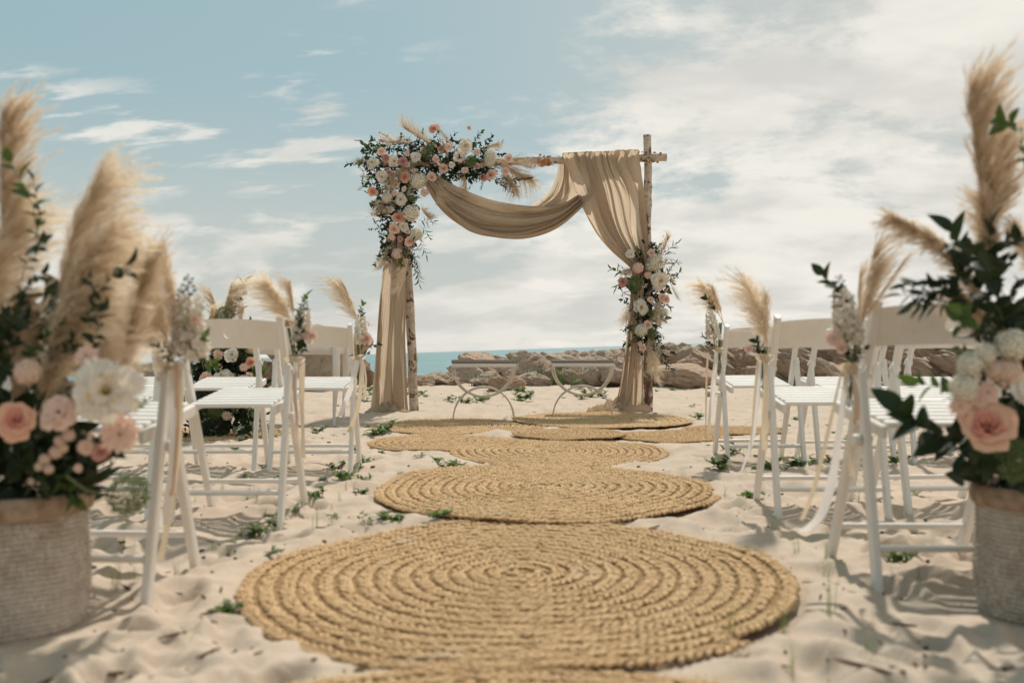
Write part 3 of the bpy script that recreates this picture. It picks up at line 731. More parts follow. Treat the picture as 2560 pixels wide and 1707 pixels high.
def joined(kind, var):
    key = (kind, var)
    if key in _fm: return _fm[key]
    mb = MB(); r = random.Random(hash(kind) % 97 + var*13 if False else sum(map(ord, kind))+var*13)
    if kind.startswith('rose') or kind == 'bud':
        for q, T, m_ in rose_petals(var+3, .8 if kind == 'bud' else 1.1, 10 if kind == 'bud' else 17): mb.add_mb(q, T, m_)
        mt = {'rose_peach': [BLUSH, PEACH], 'rose_pink': [PEACH, PINK], 'rose_dusty': [DUSTY, DUSTY], 'rose_blush': [BLUSH, BLUSH], 'bud': [BLUSH, PEACH]}[kind]
        for i in range(5): mb.add_mb(LEAF['lance'], Matrix.Rotation(i*1.257, 4, 'Z') @ Matrix.Translation((0, .1, -.42)) @ Matrix.Rotation(-.3, 4, 'X') @ Matrix.Diagonal((.6, .6, .6, 1)), 2)
        nm = 'rose' if kind != 'bud' else 'rose_bud'; mt = mt+[LEAFM]
    elif kind.startswith('peony'):
        for q, T, m_ in peony_petals(var+5, flat=1.0 if kind == 'peony' else .55): mb.add_mb(q, T, 0)
        if kind == 'peony': mb.add_mb(stamens(var, .28), Matrix.Translation((0, 0, .02)), 1)
        mt = [WHITE if kind != 'peony_blush' else BLUSH, YELLOW]; nm = 'peony'
    elif kind in ('hydrangea', 'hydrangea_pink'):
        N = 120
        for i in range(N):
            ph = math.acos(1-1.55*(i+.5)/N); a = i*2.39996; n_ = Vector((math.sin(ph)*math.cos(a), math.sin(ph)*math.sin(a), math.cos(ph)))
            rr_ = .86*(1+r.uniform(-.09, .09)); B = basis((n_+Vector((r.uniform(-.3, .3), r.uniform(-.3, .3), r.uniform(-.3, .3)))), r.uniform(0, 3))
            for k in range(4):
                T = TRS(n_*rr_, B @ Matrix.Rotation(k*PI/2, 3, 'Z') @ Matrix.Rotation(.35, 3, 'X'), .17)
                q = MB(); q.add([(0, 0, 0), (-.42, .5, .02), (0, 1.0, .10), (.42, .5, .02)], [(0, 3, 2, 1)]); mb.add_mb(q, T, 0)
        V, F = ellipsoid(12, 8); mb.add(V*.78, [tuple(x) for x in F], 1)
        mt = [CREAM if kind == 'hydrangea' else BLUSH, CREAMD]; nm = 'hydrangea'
    elif kind == 'carnation':
        for i in range(34):
            a = i*2.4; tl = .15+1.2*(i/34)**.8
            q = cup_petal(.04, .62+.25*i/34, tl, .75, .05, i+var*40, 6, 4, .16); mb.add_mb(q, Matrix.Rotation(a, 4, 'Z') @ Matrix.Translation((0, 0, -.25)), 0)
        mt = [BLUSH]; nm = 'carnation'
    elif kind == 'stock':      # tall spike, 2 units long
        for i in range(56):
            s = i/56; z = -.9+2.1*s; a = i*2.4; rad = (.27*(1-s)**.6+.05)
            n_ = Vector((math.cos(a), math.sin(a), .45)); p = Vector((math.cos(a)*rad, math.sin(a)*rad, z)); B = basis(n_, r.uniform(0, 3)); sz = .25*(1-.45*s)
            if s < .74:
                for k in range(5): mb.add_mb(leaf_mb(1, .85, .3, -.2, 3, .08), TRS(p, B @ Matrix.Rotation(k*1.257+r.uniform(-.2, .2), 3, 'Z') @ Matrix.Rotation(r.uniform(.1, .8), 3, 'X'), sz), 0)
            else:
                V, F = ellipsoid(5, 4); mb.add((V*np.array([.045, .045, .085])*(1.6-s)) @ np.array(B).T+np.array(p), [tuple(x) for x in F], 1)
        mb.tube([(0, 0, -1.3), (0, 0, 1.2)], [.03, .012], 5, 1); mt = [WHITE, LEAFM]; nm = 'stock_flower'
    elif kind == 'lace':
        for i in range(330):
            ph = math.acos(1-1.8*(i+.5)/330); a = i*2.39996; n_ = np.array((math.sin(ph)*math.cos(a), math.sin(ph)*math.sin(a), math.cos(ph)))
            rr_ = r.uniform(.72, 1.02); V, F = ellipsoid(4, 2); mb.add(V*.075+n_*rr_, [tuple(x) for x in F], 0)
            if i % 3 == 0: mb.tube([Vector(n_)*.25, Vector(n_)*rr_], .008, 3, 0, False)
        mt = [LACE]; nm = 'green_lace_flower'
    elif kind == 'wax':
        for i in range(16):
            e = Vector((r.uniform(-.8, .8), r.uniform(-.8, .8), r.uniform(.2, 1.1))); mb.tube([(0, 0, -.6), e*.5, e], .014, 3, 1, False); B = basis(e+Vector((0, 0, .3)))
            for k in range(5): mb.add_mb(leaf_mb(1, .8, .2, -.2, 2), TRS(e, B @ Matrix.Rotation(k*1.257, 3, 'Z'), .16), 0)
        mt = [BLUSH, STEM]; nm = 'wax_flower'
    _fm[key] = mb.mesh(nm, mt); return _fm[key]
def add_flower(parent, kind, p, R_, face, var=None, split=False):
    var = random.randrange(3) if var is None else var
    B = basis(face, random.uniform(0, 6.28)); T = TRS(Vector(p)-parent.location, B, R_)
    if not split:
        me = joined(kind, var); o = link(me.name.split('.')[0], me, parent); o.matrix_local = T; return o
    # foreground flower: every petal an object of its own
    if kind.startswith('rose'):
        ps = rose_petals(var+3, 1.2, 19); mt = {'rose_peach': [BLUSH, PEACH], 'rose_pink': [PEACH, PINK], 'rose_blush': [BLUSH, PEACH]}[kind]; nm = 'rose'
        core = MB(); core.tube([(0, 0, -.75), (0, 0, -.42), (0, 0, -.25)], [.10, .16, .05], 8); co = core.build('rose', [LEAFM], parent)
    else:
        ps = peony_petals(var+5); mt = [WHITE if kind == 'peony' else BLUSH]*2; nm = 'peony'
        core = MB(); core.tube([(0, 0, -.4), (0, 0, -.1), (0, 0, .06)], [.07, .14, .10], 8); co = core.build('peony', [LEAFM], parent)
    co.matrix_local = T
    for q, T2, m_ in ps: pe = q.build('petal', [mt[m_]], co); pe.matrix_local = T2
    if kind == 'peony': stamens(var, .34).build('stamens', [YELLOW], co)
    return co

def ribbon(parent, pts, wd, mat, twist=.6, name='ribbon', seed=0):
    r = random.Random(seed); pts = [Vector(p) for p in pts]; n = 26; G = []
    def cr(t_):
        f = t_*(len(pts)-1); k = min(len(pts)-2, int(f)); u = f-k; p0 = pts[max(k-1, 0)]; p1 = pts[k]; p2 = pts[k+1]; p3 = pts[min(k+2, len(pts)-1)]
        return .5*((2*p1)+(p2-p0)*u+(2*p0-5*p1+4*p2-p3)*u*u+(3*p1-p0-3*p2+p3)*u**3)
    ph = r.uniform(0, 6)
    for i in range(n+1):
        t_ = i/n; a = ph*.15+twist*math.sin(t_*5+ph); s = Vector((math.cos(a), math.sin(a), 0))*wd/2; p = cr(t_)
        G.append([p-s-parent.location, p-parent.location+Vector((0, .002, 0)), p+s-parent.location])
    mb = MB(); mb.grid(np.array(G)); return mb.build(name, [mat], parent)

# ------------------------------------------------------------------ chairs
def chair_proto():
    W = {}
    def one(f): mb = MB(); f(mb); return mb
    W['rear_leg'] = [one(lambda m, s=s: m.beam((s*.211, .0, -.03), (s*.211, .137, .600), .022, .036)) for s in (-1, 1)]
    W['front_leg'] = [one(lambda m, s=s: m.beam((s*.199, .455, -.03), (s*.199, .045, .787), .024, .036)) for s in (-1, 1)]
    def sl(y0, i): return y0
    W['seat_rail'] = [one(lambda m, s=s: m.beam((s*.170, .065, .424), (s*.170, .485, .472), .017, .036)) for s in (-1, 1)]
    slats = []
    for i in range(7):
        y = .092+i*.060; z = .4425+(y-.065)*.114
        slats.append(one(lambda m, y=y, z=z: m.beam((-.160, y, z), (.160, y, z), .043, .016, side=(0, 1, .114), c=.0045)))
    W['slat'] = slats
    W['hinge_bar'] = [one(lambda m: m.tube([(-.228, .138, .578), (-.184, .138, .578)], .009, 8)), one(lambda m: m.tube([(.184, .138, .578), (.228, .138, .578)], .009, 8))]
    W['hinge_knob'] = [one(lambda m, s=s: m.tube([(s*.226, .100, .400), (s*.230, .100, .400), (s*.246, .100, .400)], [.014, .018, .016], 12)) for s in (-1, 1)]
    W['stretcher'] = [one(lambda m: m.tube([(-.21, .030, .115), (.21, .030, .115)], .010, 8)), one(lambda m: m.tube([(-.19, .380, .112), (.19, .380, .112)], .010, 8))]
    # curved backrest with a round hole
    mb = MB(); zc = .712; hh = .053; hx = .191; hr = .0165
    def bow(x): return -.034*(1-(x/hx)**2)+.084
    def pt(x, z, off): return (x, bow(x)+off-(z-zc)*.60, z+.012*(1-(x/hx)**2)*(1 if z > zc else .6))
    for off, flip in ((-.009, False), (.009, True)):
        K = 24; ring = []; sq = []
        for k in range(K):
            a = 2*PI*k/K; c_, s_ = math.cos(a), math.sin(a); ring.append(pt(hr*c_, zc+hr*s_, off)); q = hh/max(abs(c_), abs(s_)); sq.append(pt(q*c_, zc+q*s_, off))
        F = [(k, (k+1) % K, K+(k+1) % K, K+k) for k in range(K)]
        if not flip: F = [f[::-1] for f in F]
        mb.add(ring+sq, F)
        for x0, x1 in ((-hx, -hh), (hh, hx)):
            G = np.array([[pt(x0+(x1-x0)*i/8, zc+hh*(j/3*2-1), off) for j in range(4)] for i in range(9)])
            if flip: G = G[::-1]
            mb.grid(G)
    hole = [[pt(hr*math.cos(2*PI*k/24), zc+hr*math.sin(2*PI*k/24), o_) for k in range(24)] for o_ in (-.009, .009)]; mb.grid(np.array(hole), 0, True)
    xs = np.linspace(-hx, hx, 25)
    for z in (zc-hh, zc+hh): mb.grid(np.array([[pt(x, z, -.009) for x in xs], [pt(x, z, .009) for x in xs]]))
    for x in (-hx, hx): mb.grid(np.array([[pt(x, zc-hh, -.009), pt(x, zc+hh, -.009)], [pt(x, zc-hh, .009), pt(x, zc+hh, .009)]]))
    W['backrest'] = [mb]
    return [(k if k != 'hinge_knob' else 'hinge_knob', m.mesh(k, [WOODW], smooth=(k in ('stretcher', 'hinge_bar', 'hinge_knob')))) for k, l in W.items() for m in l]
CH = chair_proto()
for k, me in CH:
    if k == 'backrest':
        me.polygons.foreach_set('use_smooth', np.ones(len(me.polygons), bool))
        me.set_sharp_from_angle(angle=math.radians(40))
CHG = 'white folding chairs facing the sea'
def chair(x, y, rz, label, dz=0.0, tilt=0.0):
    o = thing('folding_chair', label, 'chair', (x, y, dz), rz, CHG); o.rotation_euler = (0, tilt, rz)
    for k, me in CH: link(k, me, o)
    return o
# inner rear foot positions of the aisle chairs: (row y, inner x)
RIGHT = [(2.585, .973, .0), (3.73, 1.023, .0), (5.35, 1.19, .0)]; LEFT = [(2.48, -.933, .0), (3.66, -.869, .0), (5.06, -.84, .0)]
ORD = ['front', 'middle', 'back']
chairs = {}
txt = {('R', 0, 0): 'white slatted folding chair nearest the camera on the right, next to the right flower basket',
       ('R', 1, 0): 'white folding chair at the aisle in the second right row, with a big pampas plume', ('R', 1, 1): 'white folding chair beside the second right aisle chair, behind the right flower basket leaves',
       ('R', 2, 0): 'white folding chair at the aisle in the right row closest to the arch', ('R', 2, 1): 'white folding chair second from the aisle in the right row closest to the arch', ('R', 2, 2): 'white folding chair third from the aisle in the right row closest to the arch',
       ('L', 0, 0): 'white folding chair nearest the camera on the left, next to the left flower basket',
       ('L', 1, 0): 'white folding chair at the aisle in the second left row, with a long gold ribbon', ('L', 1, 1): 'white folding chair in the second left row, half hidden behind the nearest left chair',
       ('L', 2, 0): 'white folding chair by the aisle, left row nearest the arch, before the white table', ('L', 2, 1): 'white folding chair second from the aisle in the left row closest to the arch', ('L', 2, 2): 'white folding chair third from the aisle in the left row closest to the arch'}
for side, rows in (('R', RIGHT), ('L', LEFT)):
    sg = 1 if side == 'R' else -1
    for i, (y, xi, dz) in enumerate(rows):
        for k in range(i+1 if i < 2 else 3):
            x = xi+sg*(.217+k*.515); yy = y+(0, .03, -.02)[k]; rz = (random.uniform(-.03, .03) + (0, .04, -.03)[k])
            chairs[side, i, k] = chair(x, yy, rz, txt[side, i, k], dz-random.uniform(0, .012), random.uniform(-.012, .012))

# ------------------------------------------------------------------ chair bouquets
def bouquet(side, row, label, spec):
    sg = 1 if side == 'R' else -1; y, xi, dz = (RIGHT if side == 'R' else LEFT)[row]
    Y = y+.03; s = Y/FPX
    kx, ky = spec['knot']; K = P(kx, ky, Y)
    root = thing('chair_bouquet', label, 'bouquet', K, 0, 'bouquets tied to the aisle chairs')
    for (bx, by, tx, ty, me, fat) in spec['plumes']: add_plume(root, P(bx, by, Y-.01), P(tx, ty, Y+random.uniform(-.05, .03)), me, fat, -1 if (side, row) not in (('R', 0), ('L', 0)) else (.35 if side == 'R' else -.3))
    for (bx, by, tx, ty) in spec.get('stock', []):
        a, b = P(bx, by, Y-.04), P(tx, ty, Y-.03); o = link('stock_flower', joined('stock', 0), root); d = b-a; L_ = d.length/2.1
        o.matrix_local = TRS((a+b)/2-K-d*.05, basis(d, 1.0), L_)
    for (fx, fy, rpx, kind) in spec.get('fl', []):
        add_flower(root, kind, P(fx, fy, Y-.06), rpx*s, (random.uniform(-.3, .3)-sg*.3, -1, .25), split=False)
    for (bx, by, tx, ty, kind, lm) in spec.get('lv', []): add_sprig(root, P(bx, by, Y-.03), P(tx, ty, Y-.05+random.uniform(-.03, .03)), kind, lm)
    # stems bundled through the knot, then the knot wrap
    mb = MB(); pl = spec['plumes'][0]
    top = P(pl[0], pl[1], Y)-K
    for q in range(7): mb.tube([top*.8+Vector((random.uniform(-.01, .01), -.01, 0)), Vector((random.uniform(-.008, .008), -.015, 0)), Vector((random.uniform(-.02, .02)-sg*.005, -.015, -random.uniform(.07, .13)))], .0022, 5)
    mb.build('stems', [STEM], root)
    mb = MB(); mb.tube([(0, -.012, .014), (0, -.014, 0), (0, -.012, -.014)], [.019, .022, .019], 12); mb.build('ribbon_knot', [RIBG], root)
    for i, (mat, wd, pts) in enumerate(spec['rib']): ribbon(root, [P(a, b, Y-.03-.012*i-(.0 if j < 1 else random.uniform(0, .03))) for j, (a, b) in enumerate(pts)], wd, mat, .5, seed=row*7+i+sg)
    # bow loops
    for q in (-1, 1):
        ribbon(root, [K+Vector((0, -.03, 0)), K+Vector((q*.018, -.038, .014)), K+Vector((q*.034, -.032, .004)), K+Vector((q*.018, -.028, -.012)), K+Vector((0, -.03, 0))], .014, RIBG if q < 0 else RIBW, .3, 'ribbon_bow', q+5)
    return root
bouquet('L', 0, 'pampas and white stock bouquet tied to the nearest left chair', dict(knot=(434, 918),
    plumes=[(425, 880, 345, 560, PLP[0], 1.0), (432, 880, 442, 590, PL[0], .95), (420, 860, 385, 600, PL[2], .8)],
    stock=[(478, 900, 470, 690), (462, 880, 452, 720)], fl=[(485, 800, 20, 'peony_blush')],
    lv=[(440, 905, 405, 860, 'broad', LEAFD), (440, 905, 460, 850, 'broad', LEAFD), (450, 900, 545, 905, 'broad', LEAFM), (450, 900, 510, 860, 'broad', LEAFM), (450, 890, 480, 740, 'fine', LEAFM), (455, 890, 505, 790, 'fine', LEAFG), (430, 900, 425, 850, 'round', LEAFD)],
    rib=[(RIBG, .020, [(445, 925), (448, 1050), (434, 1200), (415, 1330), (400, 1400)]), (RIBW, .022, [(430, 925), (432, 1050), (424, 1200), (410, 1310)]), (RIBB, .012, [(440, 925), (442, 1080), (430, 1240)])]))
bouquet('L', 1, 'fluffy pale pampas bouquet with white stock tied to the middle left aisle chair', dict(knot=(742, 900),
    plumes=[(722, 800, 672, 672, PLP[0], 1.5), (728, 800, 690, 690, PLP[1], 1.3), (732, 790, 738, 690, PL[0], 1.1)],
    stock=[(755, 860, 762, 745), (745, 850, 748, 770)], fl=[(762, 838, 15, 'carnation'), (778, 838, 13, 'rose_blush')],
    lv=[(745, 895, 770, 865, 'broad', LEAFD), (745, 895, 738, 850, 'broad', LEAFD), (745, 890, 755, 800, 'broad', LEAFD), (745, 800, 750, 735, 'broad', LEAFM), (748, 880, 775, 780, 'fine', LEAFM)],
    rib=[(RIBG, .023, [(755, 905), (754, 1000), (757, 1080), (757, 1145)]), (RIBB, .012, [(742, 905), (735, 960), (742, 1060), (738, 1110)]), (RIBW, .02, [(740, 905), (736, 990), (744, 1060)])]))
bouquet('L', 2, 'bouquet with one slim pampas plume and a peach rose on the back left aisle chair', dict(knot=(898, 893),
    plumes=[(888, 800, 852, 685, PLP[1], 1.0), (893, 800, 866, 690, PL[4], 1.2)],
    stock=[(903, 860, 902, 770)], fl=[(914, 846, 15, 'rose_peach'), (900, 850, 10, 'wax'), (922, 812, 10, 'wax'), (918, 862, 9, 'wax')],
    lv=[(900, 885, 922, 875, 'broad', LEAFD), (905, 870, 945, 852, 'broad', LEAFD), (898, 885, 873, 888, 'round', LEAFD), (900, 885, 905, 810, 'fine', LEAFD), (902, 800, 912, 760, 'broad', LEAFM)],
    rib=[(RIBG, .022, [(905, 900), (902, 960), (895, 1020), (872, 1080)]), (RIBW, .03, [(895, 900), (880, 960), (862, 1010), (850, 1040)]), (RIBW, .016, [(905, 900), (910, 960), (912, 1000)]), (RIBG, .010, [(908, 900), (915, 950), (910, 1000)])]))
bouquet('R', 0, 'tall golden pampas bouquet with white stock and a blush carnation on the nearest right chair', dict(knot=(2122, 920),
    plumes=[(2155, 800, 2172, 575, PL[4], 1.2), (2150, 810, 2185, 630, PL[0], .9), (2150, 820, 2130, 650, PL[1], .6), (2160, 800, 2270, 620, PL[4], .35)],
    stock=[(2118, 850, 2098, 690), (2135, 860, 2128, 740)], fl=[(2085, 845, 24, 'carnation'), (2105, 870, 14, 'rose_blush'), (2110, 815, 14, 'carnation')],
    lv=[(2130, 915, 2130, 870, 'broad', LEAFD), (2130, 910, 2110, 860, 'round', LEAFD), (2130, 910, 2158, 860, 'broad', LEAFD), (2120, 800, 2090, 670, 'broad', LEAFD), (2125, 880, 2150, 800, 'fine', LEAFG), (2125, 880, 2095, 790, 'fine', LEAFG), (2130, 900, 2160, 830, 'fine', LEAFG)],
    rib=[(RIBW, .026, [(2118, 925), (2098, 1080), (2080, 1200), (2050, 1290), (2006, 1330)]), (RIBG, .020, [(2110, 925), (2125, 1030), (2122, 1120), (2132, 1190)]), (RIBG, .012, [(2105, 925), (2070, 1080), (2035, 1220), (2004, 1300)]), (RIBB, .016, [(2130, 925), (2142, 1000), (2140, 1060)])]))
bouquet('R', 1, 'fluffy round pampas bouquet with little else on the middle right aisle chair', dict(knot=(1909, 895),
    plumes=[(1915, 860, 1868, 665, PLP[1], 1.0), (1918, 850, 1900, 700, PLP[0], 1.1), (1912, 840, 1930, 720, PL[2], 1.0)],
    stock=[], fl=[(1872, 872, 10, 'rose_blush')],
    lv=[(1905, 890, 1872, 850, 'broad', LEAFD), (1908, 892, 1900, 850, 'broad', LEAFD), (1905, 890, 1885, 862, 'round', LEAFD)],
    rib=[(RIBG, .024, [(1912, 900), (1915, 980), (1912, 1060), (1912, 1125)]), (RIBW, .020, [(1900, 900), (1892, 1000), (1880, 1100), (1852, 1182)]), (RIBG, .010, [(1895, 900), (1885, 1010), (1876, 1140)])]))
bouquet('R', 2, 'small pampas and white stock bouquet on the back right aisle chair', dict(knot=(1796, 875),
    plumes=[(1800, 790, 1758, 690, PLP[0], 1.1), (1803, 785, 1785, 700, PL[2], 1.2)],
    stock=[(1785, 850, 1772, 765)], fl=[(1770, 832, 9, 'carnation')],
    lv=[(1790, 870, 1752, 848, 'broad', LEAFD), (1792, 873, 1775, 872, 'broad', LEAFD), (1795, 780, 1756, 745, 'broad', LEAFD), (1792, 870, 1795, 810, 'fine', LEAFD)],
    rib=[(RIBG, .020, [(1788, 880), (1783, 940), (1776, 1000), (1772, 1080)]), (RIBW, .028, [(1792, 880), (1785, 950), (1778, 1020), (1768, 1060)]), (RIBB, .012, [(1770, 880), (1766, 960), (1764, 1090)])]))

# ------------------------------------------------------------------ arch
AY = 10.1
def log(name, p0, p1, r0, r1, mat, parent, n=16, seg=40, seed=0):
    p0, p1 = Vector(p0), Vector(p1); t_ = (p1-p0).normalized(); a = t_.orthogonal().normalized(); b = t_.cross(a); G = []
    r = random.Random(seed); ph = r.uniform(0, 9)
    knots = [(r.random(), r.uniform(0, 6.28), r.uniform(.004, .010)) for _ in range(10)]
    for i in range(seg+1):
        s = i/seg; c_ = p0.lerp(p1, s)+a*.006*math.sin(s*7+ph)+b*.005*math.sin(s*11+ph); row = []
        for k in range(n):
            an = 2*PI*k/n; q = (r0+(r1-r0)*s)*(1+.05*math.sin(s*31+ph+an)+.03*math.sin(an*3+s*9))
            for ks, ka, kr in knots:
                dd = ((s-ks)*(p1-p0).length/.035)**2+(math.atan2(math.sin(an-ka), math.cos(an-ka))/.5)**2; q += kr*math.exp(-dd)
            row.append(c_+(a*math.cos(an)+b*math.sin(an))*q)
        G.append(row)
    mb = MB(); mb.grid(np.array(G), 0, True); mb.add(G[0], [tuple(range(n))[::-1]], 1); mb.add(G[-1], [tuple(range(n))], 1)
    return mb.build(name, [mat, ENDW], parent)
arch = thing('wedding_arch', 'rustic birch log arch standing on the sand in front of the sea', 'arch', (.16, AY, 0))
oA = arch.location
LP0, LP1 = P(1035, 1040, AY+.1), P(1012, 430, AY+.1); RP0, RP1 = P(1621, 1028, AY+.02), P(1618, 338, AY-.02)
LP0.z = -.03; RP0.z = -.03
log('post', LP0-oA, LP1-oA, .050, .044, BIRCH, arch, seed=1)
rl = RP0.lerp(RP1, .33)
log('post', RP0-oA, rl-oA, .047, .043, BIRCHD, arch, seed=2).data.materials[0] = BIRCHD
# the upper, paler length of the same right post
log('post_top', rl-oA, RP1-oA, .043, .040, BIRCH, arch, seed=3)
B0, B1 = P(930, 413, AY-.07), P(1666, 394, AY-.10)
log('beam', B0-oA, B1-oA, .036, .042, BIRCH, arch, seed=4)
pk = P(1375, 405, AY-.09); pj = P(1344, 405, AY-.09)
log('peeled_bark', pj-oA, pk-oA, .043, .041, PEEL, arch, seed=6, seg=14)
mb = MB(); r = random.Random(9)
for i in range(60):      # ragged bark curls on the beam and post
    px = r.choice([r.uniform(1335, 1400), r.uniform(1605, 1650)]); p = P(px, 403+r.uniform(-3, 3) if px < 1500 else 392, AY-.09)-oA
    a = r.uniform(0, 6.28); o_ = Vector((0, math.cos(a), math.sin(a))); e = Vector((1, 0, 0))*r.uniform(.008, .02)
    q = p+o_*.042; tip = q+o_*r.uniform(.008, .022)+Vector((r.uniform(-.015, .015), 0, r.uniform(-.01, .01)))
    mb.add([q-e, q+e, tip+e*.6, tip-e*.5], [(0, 1, 2, 3)])
mb.build('bark_curls', [PEEL], arch)
mb = MB(); q = P(1623, 394, AY-.15)-oA; mb.tube([q+Vector((0, .03, 0)), q, q-Vector((0, .006, 0))], [.014, .014, .009], 6); mb.build('bolt', [m_simple('steel_bolt', (.12, .13, .14), .35, .6)], arch)

# ------------------------------------------------------------------ linen drapes
def interp(pts, s):
    n = len(pts)-1; f = s*n; k = min(n-1, int(f)); u = f-k; p0 = pts[max(k-1, 0)]; p1 = pts[k]; p2 = pts[k+1]; p3 = pts[min(k+2, n)]
    return .5*((2*p1)+(p2-p0)*u+(2*p0-5*p1+4*p2-p3)*u*u+(3*p1-p0-3*p2+p3)*u**3)
def drape(name, parent, A, B, Y, k, amp, over, nS=110, nT=190, seed=0, bulge=None, fade=None, mat=LINEN):
    """sheet between two edge curves (photo px at depth Y(s)); k folds running along s"""
    rg = np.random.default_rng(seed); t_ = np.linspace(0, 1, nT)
    warp = .42*fbm(t_*3.3+seed, t_*0+seed, 3, 3); am = .30+1.15*sstep(.2, .8, vnoise(t_*k*.7+seed*3.3, t_*0, 8))
    V = np.zeros((nS+1, nT, 3)); As = [np.array(p, float) for p in A]; Bs = [np.array(p, float) for p in B]
    for i in range(nS+1):
        s = i/nS; a = interp(As, s); b = interp(Bs, s); Yc = Y(s) if callable(Y) else Y
        pa, pb = np.array(P(a[0], a[1], Yc)), np.array(P(b[0], b[1], Yc)); wd = np.linalg.norm(pb-pa)
        ph = 2*PI*k*(t_+warp+.035*math.sin(s*3.1+seed)*np.sin(t_*9+seed)+.02*math.sin(s*9)*np.sin(t_*23))
        f = fade(s) if fade else 1.0
        q = t_+over*f*am*np.sin(ph)/(k*2*PI)*2.2 + .25*over*np.sin(ph*2.3+s*2)/(k*2*PI)
        q = q-(q[0]*(1-t_)+(q[-1]-1)*t_); q = np.clip(q, -.015, 1.015)
        dep = amp*f*am*np.cos(ph)+.30*amp*np.cos(ph*2.3+1.3+s*1.5)+.16*amp*np.sin(ph*5.1+s*7)+.10*amp*np.sin(ph*9.3+s*11+3*np.sin(t_*5))
        if bulge: dep = dep+np.array([bulge(s, x) for x in t_])
        V[i] = pa[None]+(pb-pa)[None]*q[:, None]; V[i, :, 1] -= dep
    V -= np.array(parent.location)
    me = mesh(name, V.reshape(-1, 3), np.array([(i*nT+j, i*nT+j+1, (i+1)*nT+j+1, (i+1)*nT+j) for i in range(nS) for j in range(nT-1)]), mat)
    return link(name, me, parent)
cloth = thing('linen_drape', 'beige linen cloth swagged over the birch arch and trailing on the sand', 'cloth', (.16, AY, 0))
drape('swag_back', cloth, [(1398, 398), (1390, 445), (1367, 485), (1324, 517), (1255, 548)], [(1426, 398), (1436, 445), (1444, 480), (1410, 516), (1340, 555)], lambda s: AY-.05-.03*s, 3.3, .030, 1.1, seed=21, nT=90, fade=lambda s: .6+.5*s)
drape('swag', cloth, [(1085, 432), (1140, 468), (1210, 497), (1270, 512), (1340, 519), (1400, 513), (1444, 488), (1480, 455)], [(1062, 462), (1105, 525), (1165, 568), (1235, 586), (1310, 588), (1385, 562), (1440, 520), (1485, 474)],
      lambda s: AY-.15+.05*sstep(.7, 1, s), 5.5, .062, 1.3, seed=2, fade=lambda s: .62+.5*math.sin(PI*min(1, s*1.05)), bulge=lambda s, x: .06*math.sin(PI*s)*math.sin(PI*x))
drape('swag_fold', cloth, [(1130, 520), (1200, 553), (1270, 562), (1340, 560), (1410, 538), (1470, 490)], [(1098, 505), (1165, 572), (1240, 592), (1320, 594), (1400, 565), (1482, 492)], lambda s: AY-.27+.12*s, 2.4, .040, 1.1, seed=5, nT=90)
drape('side_cascade', cloth, [(1408, 384), (1409, 388), (1425, 430), (1452, 500), (1490, 575), (1530, 625), (1577, 668), (1584, 690)], [(1596, 376), (1597, 380), (1600, 430), (1608, 500), (1614, 560), (1618, 610), (1619, 650), (1616, 690)],
      lambda s: AY-.20+.06*s, 8.5, .040, 1.3, seed=8, nT=300, fade=lambda s: .45+.65*math.sin(PI*(s*.72+.05)))
drape('beam_wrap', cloth, [(1408, 386), (1408, 388), (1409, 391)], [(1596, 377), (1596, 379), (1597, 382)], lambda s: AY-.02-.17*s, 8.5, .014, 1.1, seed=8, nT=260, nS=12)
drape('right_fall', cloth, [(1580, 670), (1572, 780), (1562, 880), (1553, 950), (1542, 1000), (1530, 1014)], [(1612, 670), (1607, 780), (1606, 880), (1607, 950), (1610, 1000), (1613, 1012)],
      lambda s: AY-.13-.05*s, 3.2, .055, 1.3, seed=11, nT=130, fade=lambda s: .6+.6*s)
drape('left_fall', cloth, [(972, 560), (962, 620), (952, 740), (945, 840), (937, 940), (930, 1010), (926, 1046)], [(1006, 560), (1012, 640), (1013, 740), (1011, 840), (1013, 930), (1015, 1000), (1018, 1032)],
      lambda s: AY-.05-.12*s, 2.8, .080, 1.3, seed=14, nT=150, fade=lambda s: .55+.7*s)
# cloth puddled on the sand
def puddle(cx, cy, rx, ry, seed, h=.10):
    n = 70; G = []
    for i in range(n+1):
        row = []
        for j in range(n+1):
            u, v = i/n*2-1, j/n*2-1; d = math.hypot(u, v); 
            a = math.atan2(v, u); k = (1-min(1, d/1.42)); x = cx+rx*u*(1+.15*math.sin(v*4+seed)); y = cy+ry*v*(1+.15*math.sin(u*5+seed))
            z = .012+h*max(0, 1-d)**.8*.9+.026*math.sin(u*13+3*v+seed+2*math.sin(v*5))*(1-.6*min(1, d))+.020*math.sin(v*15+4*u+seed*2+2*math.sin(u*6))
            e = max(abs(u), abs(v)); z = z*(1-sstep(.86, 1.0, e))+.004*sstep(.86, 1, e)
            row.append((x-cloth.location[0], y-cloth.location[1], max(z, .004)+gz_fast(x, y)))
        G.append(row)
    mb = MB(); mb.grid(np.array(G, float)); return mb.build('puddle', [LINEN], cloth)
def gz_fast(x, y): return 0.012
pr = P(1565, 1015, 9.95); puddle(pr.x-.02, 9.95, .26, .16, 1.0, .17)
pr = P(1510, 1023, 9.9); puddle(pr.x+.03, 9.86, .20, .10, 3.0, .06)
pr = P(968, 1040, 9.80); puddle(pr.x, 9.80, .20, .11, 5.0, .08)

